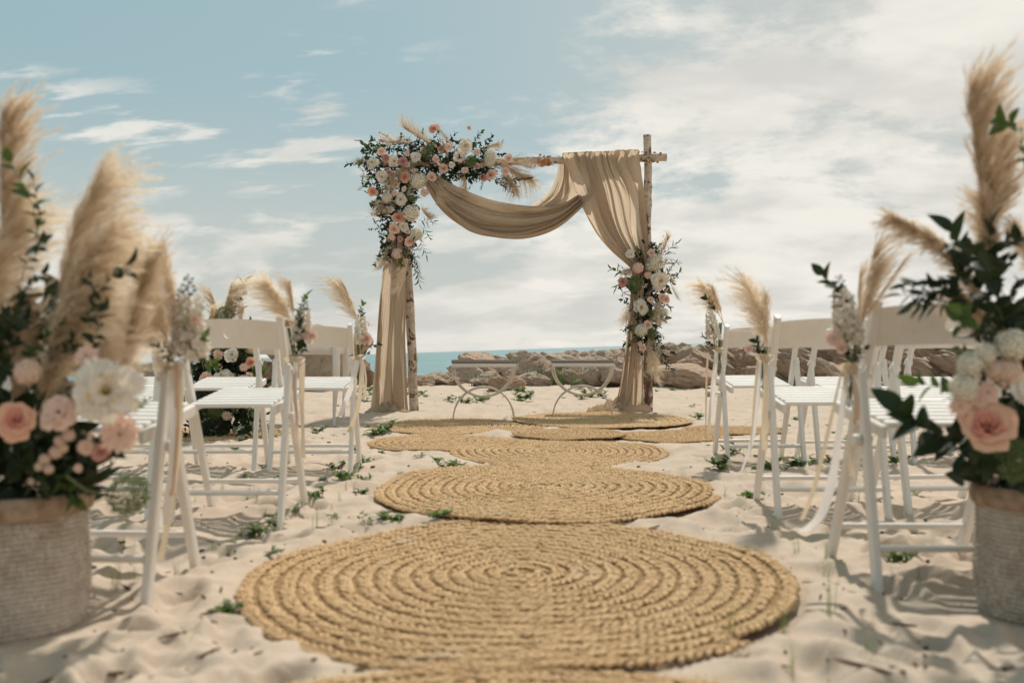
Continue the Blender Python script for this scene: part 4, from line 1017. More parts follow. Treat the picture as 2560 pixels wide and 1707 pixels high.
# ------------------------------------------------------------------ floral arrangements on the arch
def cvt(ox, oy, s):
    return lambda x, y: (ox+x/s, oy+y/s)
def scatter_sprigs(root, regs, Y, n, lens, kinds, dy=.10, split=False, Rnd=None, cen=None):
    for i in range(n):
        x0, y0, x1, y1 = random.choice(regs); x = random.uniform(x0, x1); y = random.uniform(y0, y1)
        k, lm = random.choice(kinds); L_ = random.uniform(*lens); cx, cy = cen if cen else ((x0+x1)/2, (y0+y1)/2)
        dx, dyy = (x-cx), (y-cy); q = math.hypot(dx, dyy)+1; a = math.atan2(dyy, dx)+random.uniform(-1.1, 1.1)
        b = P(x, y, Y+random.uniform(-dy*.3, dy*.6)); d = Vector((math.cos(a), random.uniform(-1.0, .05), -math.sin(a))).normalized()*L_
        add_sprig(root, b, b+d, k, lm, split)
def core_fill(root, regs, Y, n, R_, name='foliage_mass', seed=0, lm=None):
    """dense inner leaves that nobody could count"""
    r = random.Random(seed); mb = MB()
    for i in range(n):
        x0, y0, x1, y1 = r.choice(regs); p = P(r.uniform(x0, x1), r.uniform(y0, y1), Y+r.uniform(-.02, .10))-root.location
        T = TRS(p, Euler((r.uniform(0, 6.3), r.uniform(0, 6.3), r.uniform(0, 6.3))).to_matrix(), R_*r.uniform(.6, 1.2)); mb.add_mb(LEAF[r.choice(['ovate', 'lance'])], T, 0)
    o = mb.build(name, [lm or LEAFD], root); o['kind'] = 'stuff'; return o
def arrange(root, Y, f, sc_, plumes, flowers, split=False, fx=0):
    s = Y/FPX/sc_
    for (x0, y0, x1, y1, me, fat) in plumes:
        a = f(x0, y0); b = f(x1, y1); add_plume(root, P(*a, Y-.05), P(*b, Y-random.uniform(.08, .20)), me, fat*1.45)
    for (x, y, r_, kind) in flowers:
        a = f(x, y); add_flower(root, kind, P(*a, Y-.11-random.uniform(0, .05)), r_*s*1.02, (random.uniform(-.35, .35), -1, random.uniform(-.25, .35)), split=split)
corner = thing('floral_arrangement', 'large flower and pampas garland over the upper left corner of the arch', 'flower arrangement', P(1010, 460, AY))
f = cvt(860, 280, 3.563); FY = AY-.10
regC = [(905, 355, 1100, 440), (1000, 350, 1230, 440), (920, 385, 1245, 425), (1000, 365, 1210, 440), (935, 440, 1040, 520), (940, 500, 1035, 640), (955, 520, 1030, 640), (910, 375, 1010, 470)]
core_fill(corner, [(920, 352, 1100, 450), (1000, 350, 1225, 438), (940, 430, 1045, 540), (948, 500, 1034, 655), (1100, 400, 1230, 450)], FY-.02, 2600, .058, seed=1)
scatter_sprigs(corner, regC, FY-.10, 110, (.07, .14), [('broad', LEAFD), ('ruscus', LEAFD), ('small', LEAFD)])
scatter_sprigs(corner, regC, FY, 130, (.09, .19), [('ruscus', LEAFD), ('ruscus', LEAFD), ('broad', LEAFD), ('round', LEAFM), ('fine', LEAFD), ('broad', LEAFM)])
for b_, e_, k_, m_ in (((700, 220), (712, 165), 'broad', LEAFM), ((790, 250), (840, 165), 'broad', LEAFM), ((850, 400), (740, 260), 'fine', LEAFM), ((270, 370), (290, 270), 'euca', LEAFD), ((480, 300), (485, 225), 'ruscus', LEAFD),
    ((1150, 300), (1180, 200), 'broad', LEAFM), ((1320, 350), (1430, 290), 'euca', LEAFD), ((1340, 380), (1440, 370), 'broad', LEAFD), ((1300, 540), (1560, 690), 'ruscus', LEAFD), ((1330, 560), (1500, 720), 'ruscus', LEAFD), ((1380, 570), (1610, 700), 'ruscus', LEAFD), ((1320, 560), (1430, 740), 'ruscus', LEAFD), ((1360, 560), (1540, 620), 'ruscus', LEAFD),
    ((1150, 540), (1160, 660), 'euca', LEAFD), ((1220, 560), (1265, 690), 'fine', LEAFD), ((660, 960), (810, 1015), 'euca', LEAFD), ((670, 1010), (800, 1095), 'euca', LEAFM), ((670, 1100), (750, 1265), 'euca', LEAFD), ((600, 1200), (640, 1400), 'ruscus', LEAFD), ((600, 1260), (650, 1540), 'ruscus', LEAFD), ((610, 1300), (700, 1390), 'ruscus', LEAFD),
    ((420, 1130), (340, 1080), 'fine', LEAFM), ((400, 1150), (360, 1190), 'round', LEAFD), ((400, 1040), (360, 1030), 'round', LEAFD), ((240, 600), (250, 640), 'ruscus', LEAFD), ((280, 700), (230, 680), 'broad', LEAFM), ((250, 500), (190, 400), 'ruscus', LEAFD), ((260, 520), (190, 520), 'broad', LEAFD), ((500, 1290), (500, 1350), 'broad', LEAFD)):
    add_sprig(corner, P(*f(*b_), FY-.03), P(*f(*e_), FY-.08), k_, m_)
arrange(corner, FY, f, 3.563,
    [(830, 320, 450, 135, PL[4], .9), (640, 300, 275, 262, PL[1], .8), (240, 450, 75, 452, PL[0], .8), (690, 450, 285, 620, PL[0], .75), (950, 260, 800, 82, PL[0], .7), (1210, 340, 1395, 235, PL[0], .7), (1330, 430, 1770, 600, PL[2], .75), (1380, 440, 1700, 520, PL[0], .7), (1400, 480, 1600, 740, PL[2], .6), (1100, 500, 1290, 485, PL[4], .6),
     (870, 580, 770, 810, PLP[1], .75), (1075, 560, 1115, 790, PLP[0], .7), (370, 770, 290, 960, PL[2], .8), (460, 790, 370, 940, PLP[0], .8), (700, 850, 750, 990, PL[0], .8), (420, 1190, 340, 1440, PLP[1], .5), (575, 1240, 500, 1640, PLP[0], .35), (600, 640, 560, 740, PLP[0], .9), (925, 420, 900, 240, PLP[1], .5)],
    [(795, 150, 42, 'rose_pink'), (520, 437, 40, 'rose_dusty'), (888, 500, 42, 'rose_peach'), (540, 580, 46, 'rose_pink'), (780, 578, 40, 'rose_peach'), (455, 645, 34, 'rose_peach'), (255, 712, 40, 'rose_pink'), (485, 935, 52, 'rose_pink'), (445, 1045, 44, 'rose_peach'), (585, 1150, 44, 'rose_peach'),
     (1465, 412, 38, 'rose_blush'), (1435, 525, 36, 'rose_blush'), (1310, 558, 44, 'rose_peach'), (1240, 582, 32, 'rose_dusty'), (372, 410, 36, 'rose_dusty'), (862, 330, 28, 'rose_dusty'), (1115, 143, 24, 'bud'), (720, 725, 46, 'peony_blush'),
     (1080, 305, 74, 'peony'), (1025, 392, 58, 'peony'), (255, 450, 62, 'peony'), (640, 410, 58, 'peony_white'), (445, 440, 56, 'peony'), (505, 780, 64, 'peony'), (335, 580, 66, 'peony_white'), (528, 1020, 50, 'peony'),
     (1305, 400, 60, 'hydrangea'), (1300, 450, 50, 'hydrangea'), (665, 612, 80, 'hydrangea'), (600, 900, 76, 'hydrangea'), (645, 1090, 60, 'hydrangea'), (385, 765, 52, 'hydrangea'), (475, 1262, 50, 'hydrangea_pink'), (610, 770, 34, 'lace'),
     (710, 345, 36, 'carnation'), (1075, 520, 36, 'carnation'), (930, 310, 44, 'carnation'), (925, 240, 40, 'wax'), (450, 722, 30, 'carnation'), (430, 1120, 28, 'carnation'), (1185, 360, 34, 'carnation'), (1010, 590, 30, 'wax'), (200, 575, 44, 'wax'), (410, 310, 40, 'wax'), (560, 370, 30, 'carnation'),
     (330, 350, 34, 'rose_blush'), (560, 470, 30, 'peony'), (960, 470, 34, 'peony_white'), (1180, 480, 30, 'rose_peach'), (400, 540, 30, 'rose_dusty'), (820, 420, 30, 'rose_blush'), (540, 690, 34, 'peony_white'), (420, 870, 30, 'peony'), (560, 1060, 26, 'rose_blush'), (500, 1130, 24, 'rose_dusty'), (1130, 440, 52, 'lace'), (740, 370, 56, 'lace'), (770, 310, 40, 'lace'), (840, 470, 44, 'wax'), (640, 530, 34, 'carnation'), (600, 1230, 34, 'wax')])
side = thing('floral_arrangement', 'flower garland tied halfway down the right birch post', 'flower arrangement', P(1610, 760, AY))
f = cvt(1480, 560, 3.136)
core_fill(side, [(1575, 610, 1650, 700), (1580, 690, 1650, 790), (1585, 780, 1640, 860)], FY-.01, 1200, .056, seed=2)
scatter_sprigs(side, [(1575, 625, 1650, 860)], FY-.10, 40, (.07, .14), [('broad', LEAFD), ('ruscus', LEAFD), ('small', LEAFM)])
scatter_sprigs(side, [(1570, 620, 1660, 700), (1575, 690, 1655, 790), (1580, 780, 1645, 870)], FY, 46, (.10, .22), [('broad', LEAFD), ('broad', LEAFM), ('ruscus', LEAFD), ('round', LEAFD), ('fine', LEAFD)])
for b_, e_, k_, m_ in (((380, 300), (370, 140), 'broad', LEAFD), ((420, 280), (440, 150), 'broad', LEAFD), ((520, 260), (510, 150), 'fine', LEAFD), ((560, 270), (635, 115), 'euca', LEAFD), ((560, 280), (645, 260), 'euca', LEAFM), ((560, 240), (630, 210), 'euca', LEAFM), ((590, 400), (620, 290), 'fine', LEAFD), ((590, 460), (708, 395), 'broad', LEAFM), ((600, 430), (650, 480), 'broad', LEAFM),
    ((300, 400), (140, 390), 'broad', LEAFM), ((300, 420), (150, 470), 'euca', LEAFM), ((300, 390), (215, 350), 'euca', LEAFD), ((300, 580), (220, 620), 'broad', LEAFD), ((320, 600), (280, 680), 'broad', LEAFD), ((500, 800), (560, 1000), 'ruscus', LEAFD), ((500, 850), (530, 1080), 'ruscus', LEAFD), ((520, 950), (560, 1180), 'ruscus', LEAFD), ((530, 980), (600, 1120), 'ruscus', LEAFD), ((490, 820), (575, 890), 'ruscus', LEAFD), ((370, 900), (280, 950), 'broad', LEAFD), ((360, 890), (350, 980), 'broad', LEAFD)):
    add_sprig(side, P(*f(*b_), FY-.03), P(*f(*e_), FY-.08), k_, m_)
arrange(side, FY, f, 3.136,
    [(535, 270, 620, 50, PL[4], 1.2), (380, 370, 220, 335, PLP[1], .9), (500, 580, 480, 800, PLP[0], .9), (500, 650, 430, 860, PLP[1], .5), (330, 600, 268, 770, PLP[0], .8), (440, 870, 425, 1190, PLP[0], .45), (480, 890, 472, 1260, PLP[1], .28), (580, 360, 640, 480, PLP[1], .6), (620, 480, 665, 600, PLP[1], .4), (560, 350, 600, 280, PL[0], .8)],
    [(535, 445, 82, 'peony'), (385, 655, 68, 'peony'), (300, 240, 46, 'peony_white'), (395, 970, 26, 'rose_blush'), (375, 940, 18, 'rose_blush'), (500, 300, 72, 'hydrangea'), (460, 330, 44, 'hydrangea'), (385, 835, 55, 'hydrangea'), (562, 690, 36, 'hydrangea'), (360, 345, 46, 'hydrangea_pink'),
     (465, 225, 30, 'rose_blush'), (240, 455, 36, 'rose_dusty'), (555, 575, 32, 'rose_peach'), (580, 592, 28, 'rose_peach'), (438, 790, 32, 'rose_peach'), (335, 475, 62, 'lace'), (470, 860, 40, 'lace'), (440, 400, 32, 'carnation'), (415, 485, 28, 'wax'), (240, 560, 26, 'wax'), (590, 520, 34, 'wax'), (460, 590, 32, 'peony_blush'), (460, 700, 26, 'lace')])

# ------------------------------------------------------------------ ground arrangement behind the left chairs
FY2 = 7.25
fl = thing('floral_arrangement', 'tall flower arrangement with pampas on the sand behind the second left chair', 'flower arrangement', (-2.25, 7.32, .01))
f = cvt(480, 640, 2.306)
core_fill(fl, [(500, 860, 625, 960), (490, 930, 630, 1075)], FY2+.05, 1300, .075, seed=3)
scatter_sprigs(fl, [(500, 870, 625, 950), (490, 960, 640, 1070), (495, 900, 630, 1060)], FY2, 60, (.14, .26), [('broad', LEAFD), ('ruscus', LEAFD), ('broad', LEAFM), ('round', LEAFD)])
scatter_sprigs(fl, [(495, 1000, 635, 1080)], FY2-.12, 34, (.12, .20), [('broad', LEAFD), ('ruscus', LEAFD), ('broad', LEAFM), ('round', LEAFG)])
for b_, e_ in (((360, 960), (500, 985)), ((360, 960), (440, 910)), ((370, 980), (480, 1010)), ((350, 940), (400, 890)), ((380, 980), (430, 1010))): add_sprig(fl, P(*f(*b_), FY2-.15), P(*f(*e_), FY2-.2), 'euca', LEAFG)
for b_, e_ in (((210, 420), (225, 120)), ((215, 380), (265, 190)), ((220, 400), (270, 270))): add_sprig(fl, P(*f(*b_), FY2), P(*f(*e_), FY2), 'round', LEAFD)
arrange(fl, FY2, f, 2.306,
    [(185, 420, 185, 120, PL[0], .9), (160, 440, 165, 170, PL[1], .7), (275, 440, 315, 290, PL[0], .8), (120, 450, 75, 270, PLP[1], .8), (60, 620, 30, 480, PLP[0], .9), (300, 560, 345, 500, PL[0], .9)],
    [(185, 345, 54, 'lace'), (235, 570, 54, 'peony_white'), (180, 705, 60, 'peony'), (82, 710, 40, 'rose_peach'), (335, 612, 30, 'rose_pink'), (298, 640, 26, 'carnation'), (300, 732, 48, 'hydrangea'), (150, 570, 34, 'carnation'), (160, 640, 30, 'wax'), (270, 690, 26, 'wax'), (200, 920, 30, 'carnation'), (140, 890, 44, 'lace'), (60, 560, 30, 'hydrangea'), (100, 620, 30, 'wax'), (230, 930, 24, 'wax'), (330, 690, 24, 'carnation')])
mb = MB(); mb.tube([(0, 0, 0), (0, 0, .04), (0, 0, .30), (0, 0, .40)], [.10, .12, .14, .10], 20); mb.build('vase', [SOIL], fl)

# ------------------------------------------------------------------ baskets with foreground flowers
def basket(x, y, label, r0=.160, r1=.180, H=.318):
    o = thing('woven_basket', label, 'basket', (x, y, -.01), 0, 'baskets of flowers at the aisle entrance')
    rows = 27; seg = 120; G = []
    for i in range(rows*6+1):
        s = i/(rows*6); z = H*s; base = r0+(r1-r0)*s**.8+.006*math.sin(s*5); prof = .0075*abs(math.sin(s*rows*PI)); row = []
        for k in range(seg):
            a = 2*PI*k/seg; q = base+prof*(1+.30*math.sin(k*PI*.5*1.0+int(s*rows)*PI/2*1.3))+.004*math.sin(a*3+s*2)
            row.append((q*math.cos(a), q*math.sin(a), z+.002*math.sin(a*5)))
        G.append(row)
    mb = MB(); mb.grid(np.array(G), 0, True); mb.add([(p[0], p[1], p[2]) for p in G[0]], [tuple(range(seg))[::-1]]); mb.build('basket_wall', [BASKET], o)
    mb = MB(); G = []
    for k in range(97):
        a = 2*PI*k/96; row = []
        for j in range(13):
            b = 2*PI*j/12; rr_ = r1+.003+.010*math.cos(b)*(1+.1*math.sin(a*22)); zz = H-.014+.026*math.sin(b); row.append((rr_*math.cos(a), rr_*math.sin(a), zz))
        G.append(row)
    mb.grid(np.array(G)); mb.build('basket_rim', [RIM], o)
    mb = MB(); mb.add([(r1*.96*math.cos(2*PI*k/40), r1*.96*math.sin(2*PI*k/40), H-.05) for k in range(40)], [tuple(range(40))]); mb.build('foam', [SOIL], o)
    return o
bl = basket(-1.195, 2.29, 'woven straw basket in the left foreground holding tall flowers')
br = basket(1.335, 2.38, 'woven straw basket cut by the right edge of the photo')
LY = 2.24
lf = thing('floral_arrangement', 'foreground flowers with white peony and pampas in the left basket', 'flower arrangement', (-1.175, 2.29, .30))
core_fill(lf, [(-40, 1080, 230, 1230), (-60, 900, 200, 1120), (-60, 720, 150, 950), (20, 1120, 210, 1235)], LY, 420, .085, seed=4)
idn = lambda x, y: (x, y)
for (x0, y0, x1, y1, me, fat) in ((5, 640, 14, 225, BIGP[0], .7), (-40, 820, -12, 450, BIGP[1], .8), (150, 760, 240, 360, BIGP[1], .62), (150, 860, 300, 480, BIGP[1], .62), (125, 900, 185, 560, BIGP[2], .7), (130, 960, 270, 660, BIGP[1], .8), (285, 980, 388, 590, BIGP[0], .42), (90, 1010, 140, 760, BIGP[2], .9), (190, 1040, 235, 800, BIGP[1], .9), (30, 1000, 40, 720, BIGP[0], .8)):
    add_plume(lf, P(x0, y0, LY-.02), P(x1, y1, LY+random.uniform(-.10, .04)), me, fat, 1)
for (x0, y0, x1, y1, k, m_) in ((88, 640, 102, 385, 'small', LEAFM), (90, 600, 80, 440, 'small', LEAFD), (60, 700, 120, 560, 'small', LEAFD), (190, 840, 300, 660, 'small', LEAFD), (210, 850, 280, 700, 'small', LEAFD), (200, 900, 290, 790, 'small', LEAFD), (20, 800, 85, 680, 'small', LEAFD), (20, 860, 90, 760, 'small', LEAFD), (-20, 880, 40, 790, 'broad', LEAFD), (0, 880, 70, 820, 'broad', LEAFD), (140, 900, 220, 820, 'ruscus', LEAFD), (60, 900, 120, 800, 'small', LEAFM),
    (110, 1140, 158, 1270, 'broad', LEAFM), (40, 1130, 60, 1230, 'broad', LEAFD), (0, 1120, -10, 1230, 'broad', LEAFD), (150, 1100, 200, 1220, 'broad', LEAFD), (100, 1120, 90, 1240, 'broad', LEAFD), (200, 1080, 270, 1160, 'broad', LEAFD), (10, 950, 40, 890, 'broad', LEAFM), (60, 980, 120, 900, 'ruscus', LEAFD), (130, 1000, 60, 940, 'broad', LEAFD), (40, 1100, 120, 1080, 'broad', LEAFD), (180, 1160, 240, 1100, 'broad', LEAFD), (240, 900, 330, 920, 'fine', LEAFM), (300, 1010, 350, 1030, 'fine', LEAFG), (0, 980, -20, 900, 'broad', LEAFD)):
    add_sprig(lf, P(x0, y0, LY-.06), P(x1, y1, LY-.12+random.uniform(-.05, .05)), k, m_, split=(k in ('broad', 'small', 'ruscus') and m_ is not LEAFG))
s_ = LY/FPX
for (x, y, r_, kind, sp, fc) in ((265, 978, 88, 'peony', True, (.25, -1, .25)), (148, 1032, 50, 'peony_blush', True, (0, -1, .5)), (36, 1049, 43, 'rose_pink', True, (.15, -1, .35)), (300, 1085, 50, 'carnation', False, (.5, -1, .1)), (215, 1118, 22, 'carnation', False, (.2, -1, 0)), (250, 1130, 20, 'rose_dusty', False, (.2, -1, 0)), (228, 1095, 22, 'wax', False, (.2, -1, .2)),
    (215, 890, 30, 'carnation', False, (0, -1, .3)), (70, 930, 34, 'hydrangea_pink', False, (0, -1, .3)), (85, 1200, 20, 'wax', False, (0, -1, -.2)), (195, 1170, 12, 'carnation', False, (0, -1, 0)), (325, 1000, 26, 'wax', False, (.6, -1, .2))):
    add_flower(lf, kind, P(x, y, LY-.18-(.03 if sp else 0)), r_*s_*.96, fc, 1, sp)
add_flower(lf, 'lace', P(322, 1235, LY-.05), 52*s_, (.9, -.6, -.2), 0)
mb = MB(); mb.tube([P(165, 1190, LY-.1)-lf.location, P(215, 1225, LY-.08)-lf.location, P(300, 1245, LY-.05)-lf.location], .004, 6); mb.build('flower_stem', [STEM], lf)
for (x, y, r_) in ((172, 1088, 15), (150, 1102, 14), (140, 1130, 16), (112, 1148, 14), (122, 1172, 12), (158, 1120, 12), (98, 1166, 11)): add_flower(lf, 'hydrangea_pink', P(x, y, LY-.19), r_*s_, (random.uniform(-.3, .3), -1, .1), 0)
# right basket
RY = 2.33
rf = thing('floral_arrangement', 'foreground flowers with a pink rose and tall pampas in the right basket', 'flower arrangement', (1.335, 2.38, .30))
core_fill(rf, [(2400, 1080, 2640, 1210), (2440, 900, 2640, 1100), (2470, 760, 2600, 900)], RY, 230, .08, seed=5)
for (x0, y0, x1, y1, me, fat) in ((2462, 560, 2424, 165, BIGP[0], .80), (2480, 560, 2492, 310, BIGP[0], .72), (2450, 640, 2455, 400, BIGP[1], .6), (2400, 640, 2208, 512, BIGP[0], .6), (2520, 850, 2385, 690, BIGP[0], .85), (2470, 760, 2360, 590, BIGP[0], .5), (2590, 620, 2545, 400, BIGP[1], .6), (2600, 700, 2540, 520, BIGP[1], .6), (2490, 700, 2478, 460, BIGP[0], .7)):
    add_plume(rf, P(x0, y0, RY+.03), P(x1, y1, RY+random.uniform(-.08, .08)), me, fat, .15 if y1 < 420 else -.8)
for (x0, y0, x1, y1, k, m_) in ((2500, 720, 2420, 560, 'broad', LEAFD), (2480, 640, 2540, 560, 'broad', LEAFD), (2460, 700, 2380, 620, 'broad', LEAFD), (2450, 720, 2300, 640, 'ruscus', LEAFD), (2440, 740, 2280, 700, 'ruscus', LEAFD), (2440, 720, 2310, 610, 'ruscus', LEAFD), (2430, 720, 2240, 700, 'ruscus', LEAFD), (2430, 740, 2330, 770, 'ruscus', LEAFD), (2480, 700, 2540, 640, 'broad', LEAFD), (2520, 760, 2560, 660, 'broad', LEAFD), (2480, 760, 2440, 640, 'broad', LEAFD), (2500, 740, 2460, 560, 'broad', LEAFD),
    (2420, 820, 2360, 770, 'broad', LEAFM), (2450, 790, 2370, 740, 'broad', LEAFD), (2500, 800, 2430, 700, 'broad', LEAFD), (2430, 1010, 2300, 960, 'broad', LEAFM), (2440, 1130, 2330, 1040, 'broad', LEAFD), (2440, 1150, 2290, 1030, 'broad', LEAFD), (2460, 1150, 2390, 1170, 'broad', LEAFD), (2480, 1160, 2560, 1230, 'broad', LEAFD), (2500, 1120, 2440, 1190, 'broad', LEAFD), (2560, 340, 2512, 262, 'broad', LEAFM), (2580, 440, 2545, 380, 'broad', LEAFM), (2540, 1100, 2480, 1160, 'broad', LEAFM), (2520, 1160, 2600, 1150, 'broad', LEAFM), (2520, 860, 2440, 830, 'broad', LEAFD), (2470, 950, 2420, 860, 'small', LEAFM), (2480, 930, 2490, 840, 'small', LEAFD), (2440, 1020, 2370, 930, 'small', LEAFM), (2500, 1000, 2530, 930, 'broad', LEAFD)):
    add_sprig(rf, P(x0, y0, RY-.04), P(x1, y1, RY-.10+random.uniform(-.05, .05)), k, m_, split=True)
s_ = RY/FPX
for (x, y, r_, kind, sp, fc) in ((2470, 1060, 58, 'rose_pink', True, (-.35, -1, .8)), (2408, 968, 34, 'hydrangea', False, (-.5, -1, .1)), (2425, 912, 32, 'hydrangea', False, (-.4, -1, .4)), (2462, 885, 28, 'hydrangea', False, (-.2, -1, .3)), (2400, 1015, 26, 'carnation', False, (-.4, -1, 0)), (2530, 862, 40, 'hydrangea', False, (0, -1, .2)), (2440, 950, 24, 'wax', False, (-.3, -1, .2)), (2490, 925, 26, 'hydrangea_pink', False, (0, -1, .2)), (2450, 1000, 22, 'carnation', False, (0, -1, .2)), (2520, 930, 34, 'hydrangea_pink', False, (0, -1, .2)), (2565, 975, 56, 'peony_white', False, (0, -1, .2)), (2470, 980, 30, 'carnation', False, (0, -1, .2)), (2540, 1150, 50, 'lace', False, (0, -1, 0)), (2500, 960, 22, 'wax', False, (0, -1, 0))):
    add_flower(rf, kind, P(x, y, RY-.16-(.03 if sp else 0)), r_*s_*1.02, fc, 1, sp)

# ------------------------------------------------------------------ stools
def arc(cx, z0, rx, rz, a0, a1, y, n=28): return [(cx+rx*math.cos(a0+(a1-a0)*i/n), y, z0+rz*math.sin(a0+(a1-a0)*i/n)) for i in range(n+1)]
def stool(x, y, rz, label):
    o = thing('curved_stool', label, 'stool', (x, y, .018), rz, 'pair of curved metal stools')
    mb = MB(); mb.beam((-.30, 0, .520), (.30, 0, .520), .30, .030, side=(0, 1, 0), c=.012); mb.build('cushion', [CUSH], o)
    mb = MB(); mb.beam((-.296, 0, .485), (.296, 0, .485), .29, .036, side=(0, 1, 0), c=.004); mb.build('seat_frame', [WOODW], o)
    for yy in (-.12, .12):
        for q in (-.012, .012):
            mb = MB(); mb.tube(arc(0, .468, .285+q, .275, PI, 2*PI, yy+q*.8), .0058, 8); mb.build('upper_arc', [METAL], o)
        mb = MB(); mb.tube(arc(0, -.02, .285, .30, 0, PI, yy), .0070, 8); mb.build('lower_arc', [METAL], o)
    mb = MB(); mb.tube([(0, -.12, .20), (0, .12, .20)], .007, 6); mb.build('cross_bar', [METAL], o)
    return o
sL = P(1209, 1040, 9.10); sR = P(1456, 1036, 9.40)
stool(sL.x, 9.10, .05, 'curved metal stool with taupe cushion, the left one of the altar pair')
stool(sR.x, 9.40, -.06, 'curved metal stool with taupe cushion, the right one closer to the trailing cloth')

# ------------------------------------------------------------------ table
tb = thing('side_table', 'white vintage wooden table standing behind the back left chairs', 'table', (-1.93, 8.60, .0), -.06)
mb = MB(); mb.beam((-.44, 0, .752), (.44, 0, .752), .42, .024, side=(0, 1, 0)); mb.build('tabletop', [WOODW], tb)
mb = MB(); mb.beam((-.41, -.182, .672), (.41, -.182, .672), .016, .13, side=(0, 1, 0)); mb.beam((-.41, .182, .672), (.41, .182, .672), .016, .13, side=(0, 1, 0)); mb.beam((-.41, -.173, .672), (-.41, .173, .672), .016, .13); mb.beam((.41, -.173, .672), (.41, .173, .672), .016, .13); mb.build('apron', [WOODW], tb)
mb = MB(); mb.beam((-.37, -.196, .672), (.37, -.196, .672), .012, .085, side=(0, 1, 0)); mb.build('drawer_front', [WOODW], tb)
for sx in (-1, 1):
    for sy in (-1, 1):
        mb = MB(); G = []
        for i in range(13):
            s = i/12; z = .738-.77*s; h = .026-.011*s+.006*math.sin(s*5); ox = sx*(.012*math.sin(s*5)); cx, cy = sx*.408+ox, sy*.182+sy*.008*math.sin(s*5)
            G.append([(cx+a*h, cy+b*h, z) for a, b in ((1, .7), (.7, 1), (-.7, 1), (-1, .7), (-1, -.7), (-.7, -1), (.7, -1), (1, -.7))])
        mb.grid(np.array(G), 0, True); mb.add(G[0], [tuple(range(8))]); mb.build('leg', [WOODW], tb)

# ------------------------------------------------------------------ plants on the sand
def weed_mesh(seed, kind):
    r = random.Random(seed); mb = MB()
    if kind == 'weed':
        for s in range(r.randint(3, 6)):
            a = r.uniform(0, 6.28); L_ = r.uniform(.45, 1.0); up = r.uniform(.2, .9); p = [Vector((0, 0, 0))]
            for i in range(1, 6): p.append(p[-1]+Vector((math.cos(a)*(1-up*.5), math.sin(a)*(1-up*.5), up*(1-.12*i)))*L_/6)
            mb.tube(p, [.016*(1-.12*i) for i in range(6)], 4, 1, False)
            for i in range(8):
                q = p[1+i*4//8].lerp(p[2+i*4//8], r.random()); an = r.uniform(0, 6.28); el = r.uniform(-.1, .9)
                d = Vector((math.cos(an)*math.cos(el), math.sin(an)*math.cos(el), math.sin(el))); x = d.cross(Vector((0, 0, 1))).normalized(); z = x.cross(d)
                mb.add_mb(LEAF['ovate' if seed % 2 else 'lance'], TRS(q, Matrix((x, d, z)).transposed(), r.uniform(.22, .40)), 0)
    else:
        bw = .013 if kind == 'grass' else .006
        for s in range(70 if kind == 'grass' else 9):
            a = r.uniform(0, 6.28); le = r.uniform(.1, .8); L_ = r.uniform(.5, 1.1); c_ = Vector((r.uniform(-.3, .3), r.uniform(-.2, .2), 0))*(1 if kind == 'grass' else .25); G = []
            sd_ = Vector((-math.sin(a), math.cos(a), 0))
            for i in range(6):
                t_ = i/5; q = c_+Vector((math.cos(a)*le*t_*t_, math.sin(a)*le*t_*t_, t_*(1-.35*le*t_)))*L_; G.append([q-sd_*bw*(1-t_*.95), q+sd_*bw*(1-t_*.95)])
            mb.grid(np.array(G), 0)
    return mb.mesh('beach_weed' if kind == 'weed' else 'beach_grass', [WEED if kind == 'weed' else GRASSM, STEM])
GRASSM = leafmat('beach_grass_blade', (.13, .16, .08), .3)
WM = [weed_mesh(i, 'weed') for i in range(7)]; GM = [weed_mesh(20+i, 'grass') for i in range(3)]
for m_ in GM: m_.materials[0] = LEAFM; SM = [weed_mesh(30+i, 'sparse') for i in range(4)]
def plant(px, py, size, me, label, cat, group=None, name=None):
    v = _f+(px-1280)/FPX*_r+(853.5-py)/FPX*_u; t_ = -CAM_Z/v[2]; x, y = v[0]*t_, v[1]*t_
    o = link(name or me.name.split('.')[0], me); o.location = (x, y, gz(x, y)-.004); s = size*random.uniform(.9, 1.1); o.scale = (s, s, s*random.uniform(.8, 1.1)); o.rotation_euler = (0, 0, random.uniform(0, 6.28))
    tag(o, label, cat, group); return o
for (px, py, s, m_, lb) in ((975, 1085, .20, 1, 'leafy weed at the left edge of the left altar rug'), (940, 1088, .14, 3, 'flat weed in front of the trailing left cloth'), (1100, 1170, .17, 1, 'low green weed left of the centre aisle rugs'), (1140, 1172, .14, 3, 'green weed touching the left rim of the centre aisle rug'),
    (1310, 1005, .30, 5, 'upright leafy weed in the sand between the two stools'), (1480, 1080, .12, 1, 'small weed growing at the front edge of the right altar rug'), (1335, 1085, .14, 3, 'weed in the gap where the two altar rugs meet'), (1455, 1000, .16, 0, 'weed under the right stool'), (1120, 1005, .16, 1, 'weed between the left post and the left stool'),
    (1100, 1305, .12, 0, 'weed in the gap between the two biggest rugs'), (1620, 1290, .10, 2, 'small sprout poking through the second rug'), (2260, 1420, .13, 1, 'leafy weed under the nearest right chair'), (2000, 1170, .22, 3, 'dark green weed behind the middle right chairs'), (1930, 1180, .18, 1, 'weed beside the middle right chair leg'), (1800, 1178, .15, 5, 'weed right of the aisle by the back right chair'),
    (1050, 1150, .08, 2, 'tiny sprout left of the third aisle rug'), (860, 1200, .14, 0, 'weed below the back left aisle chair'), (570, 1525, .09, 3, 'small weed in front of the nearest left chair'), (795, 1090, .12, 5, 'weed on the sand in front of the white table'), (2485, 1250, .10, 0, 'sprout beside the right basket rim'), (1745, 1050, .16, 0, 'weed right of the right birch post')):
    plant(px, py, s, WM[m_], lb, 'weed', 'weeds growing in the sand')
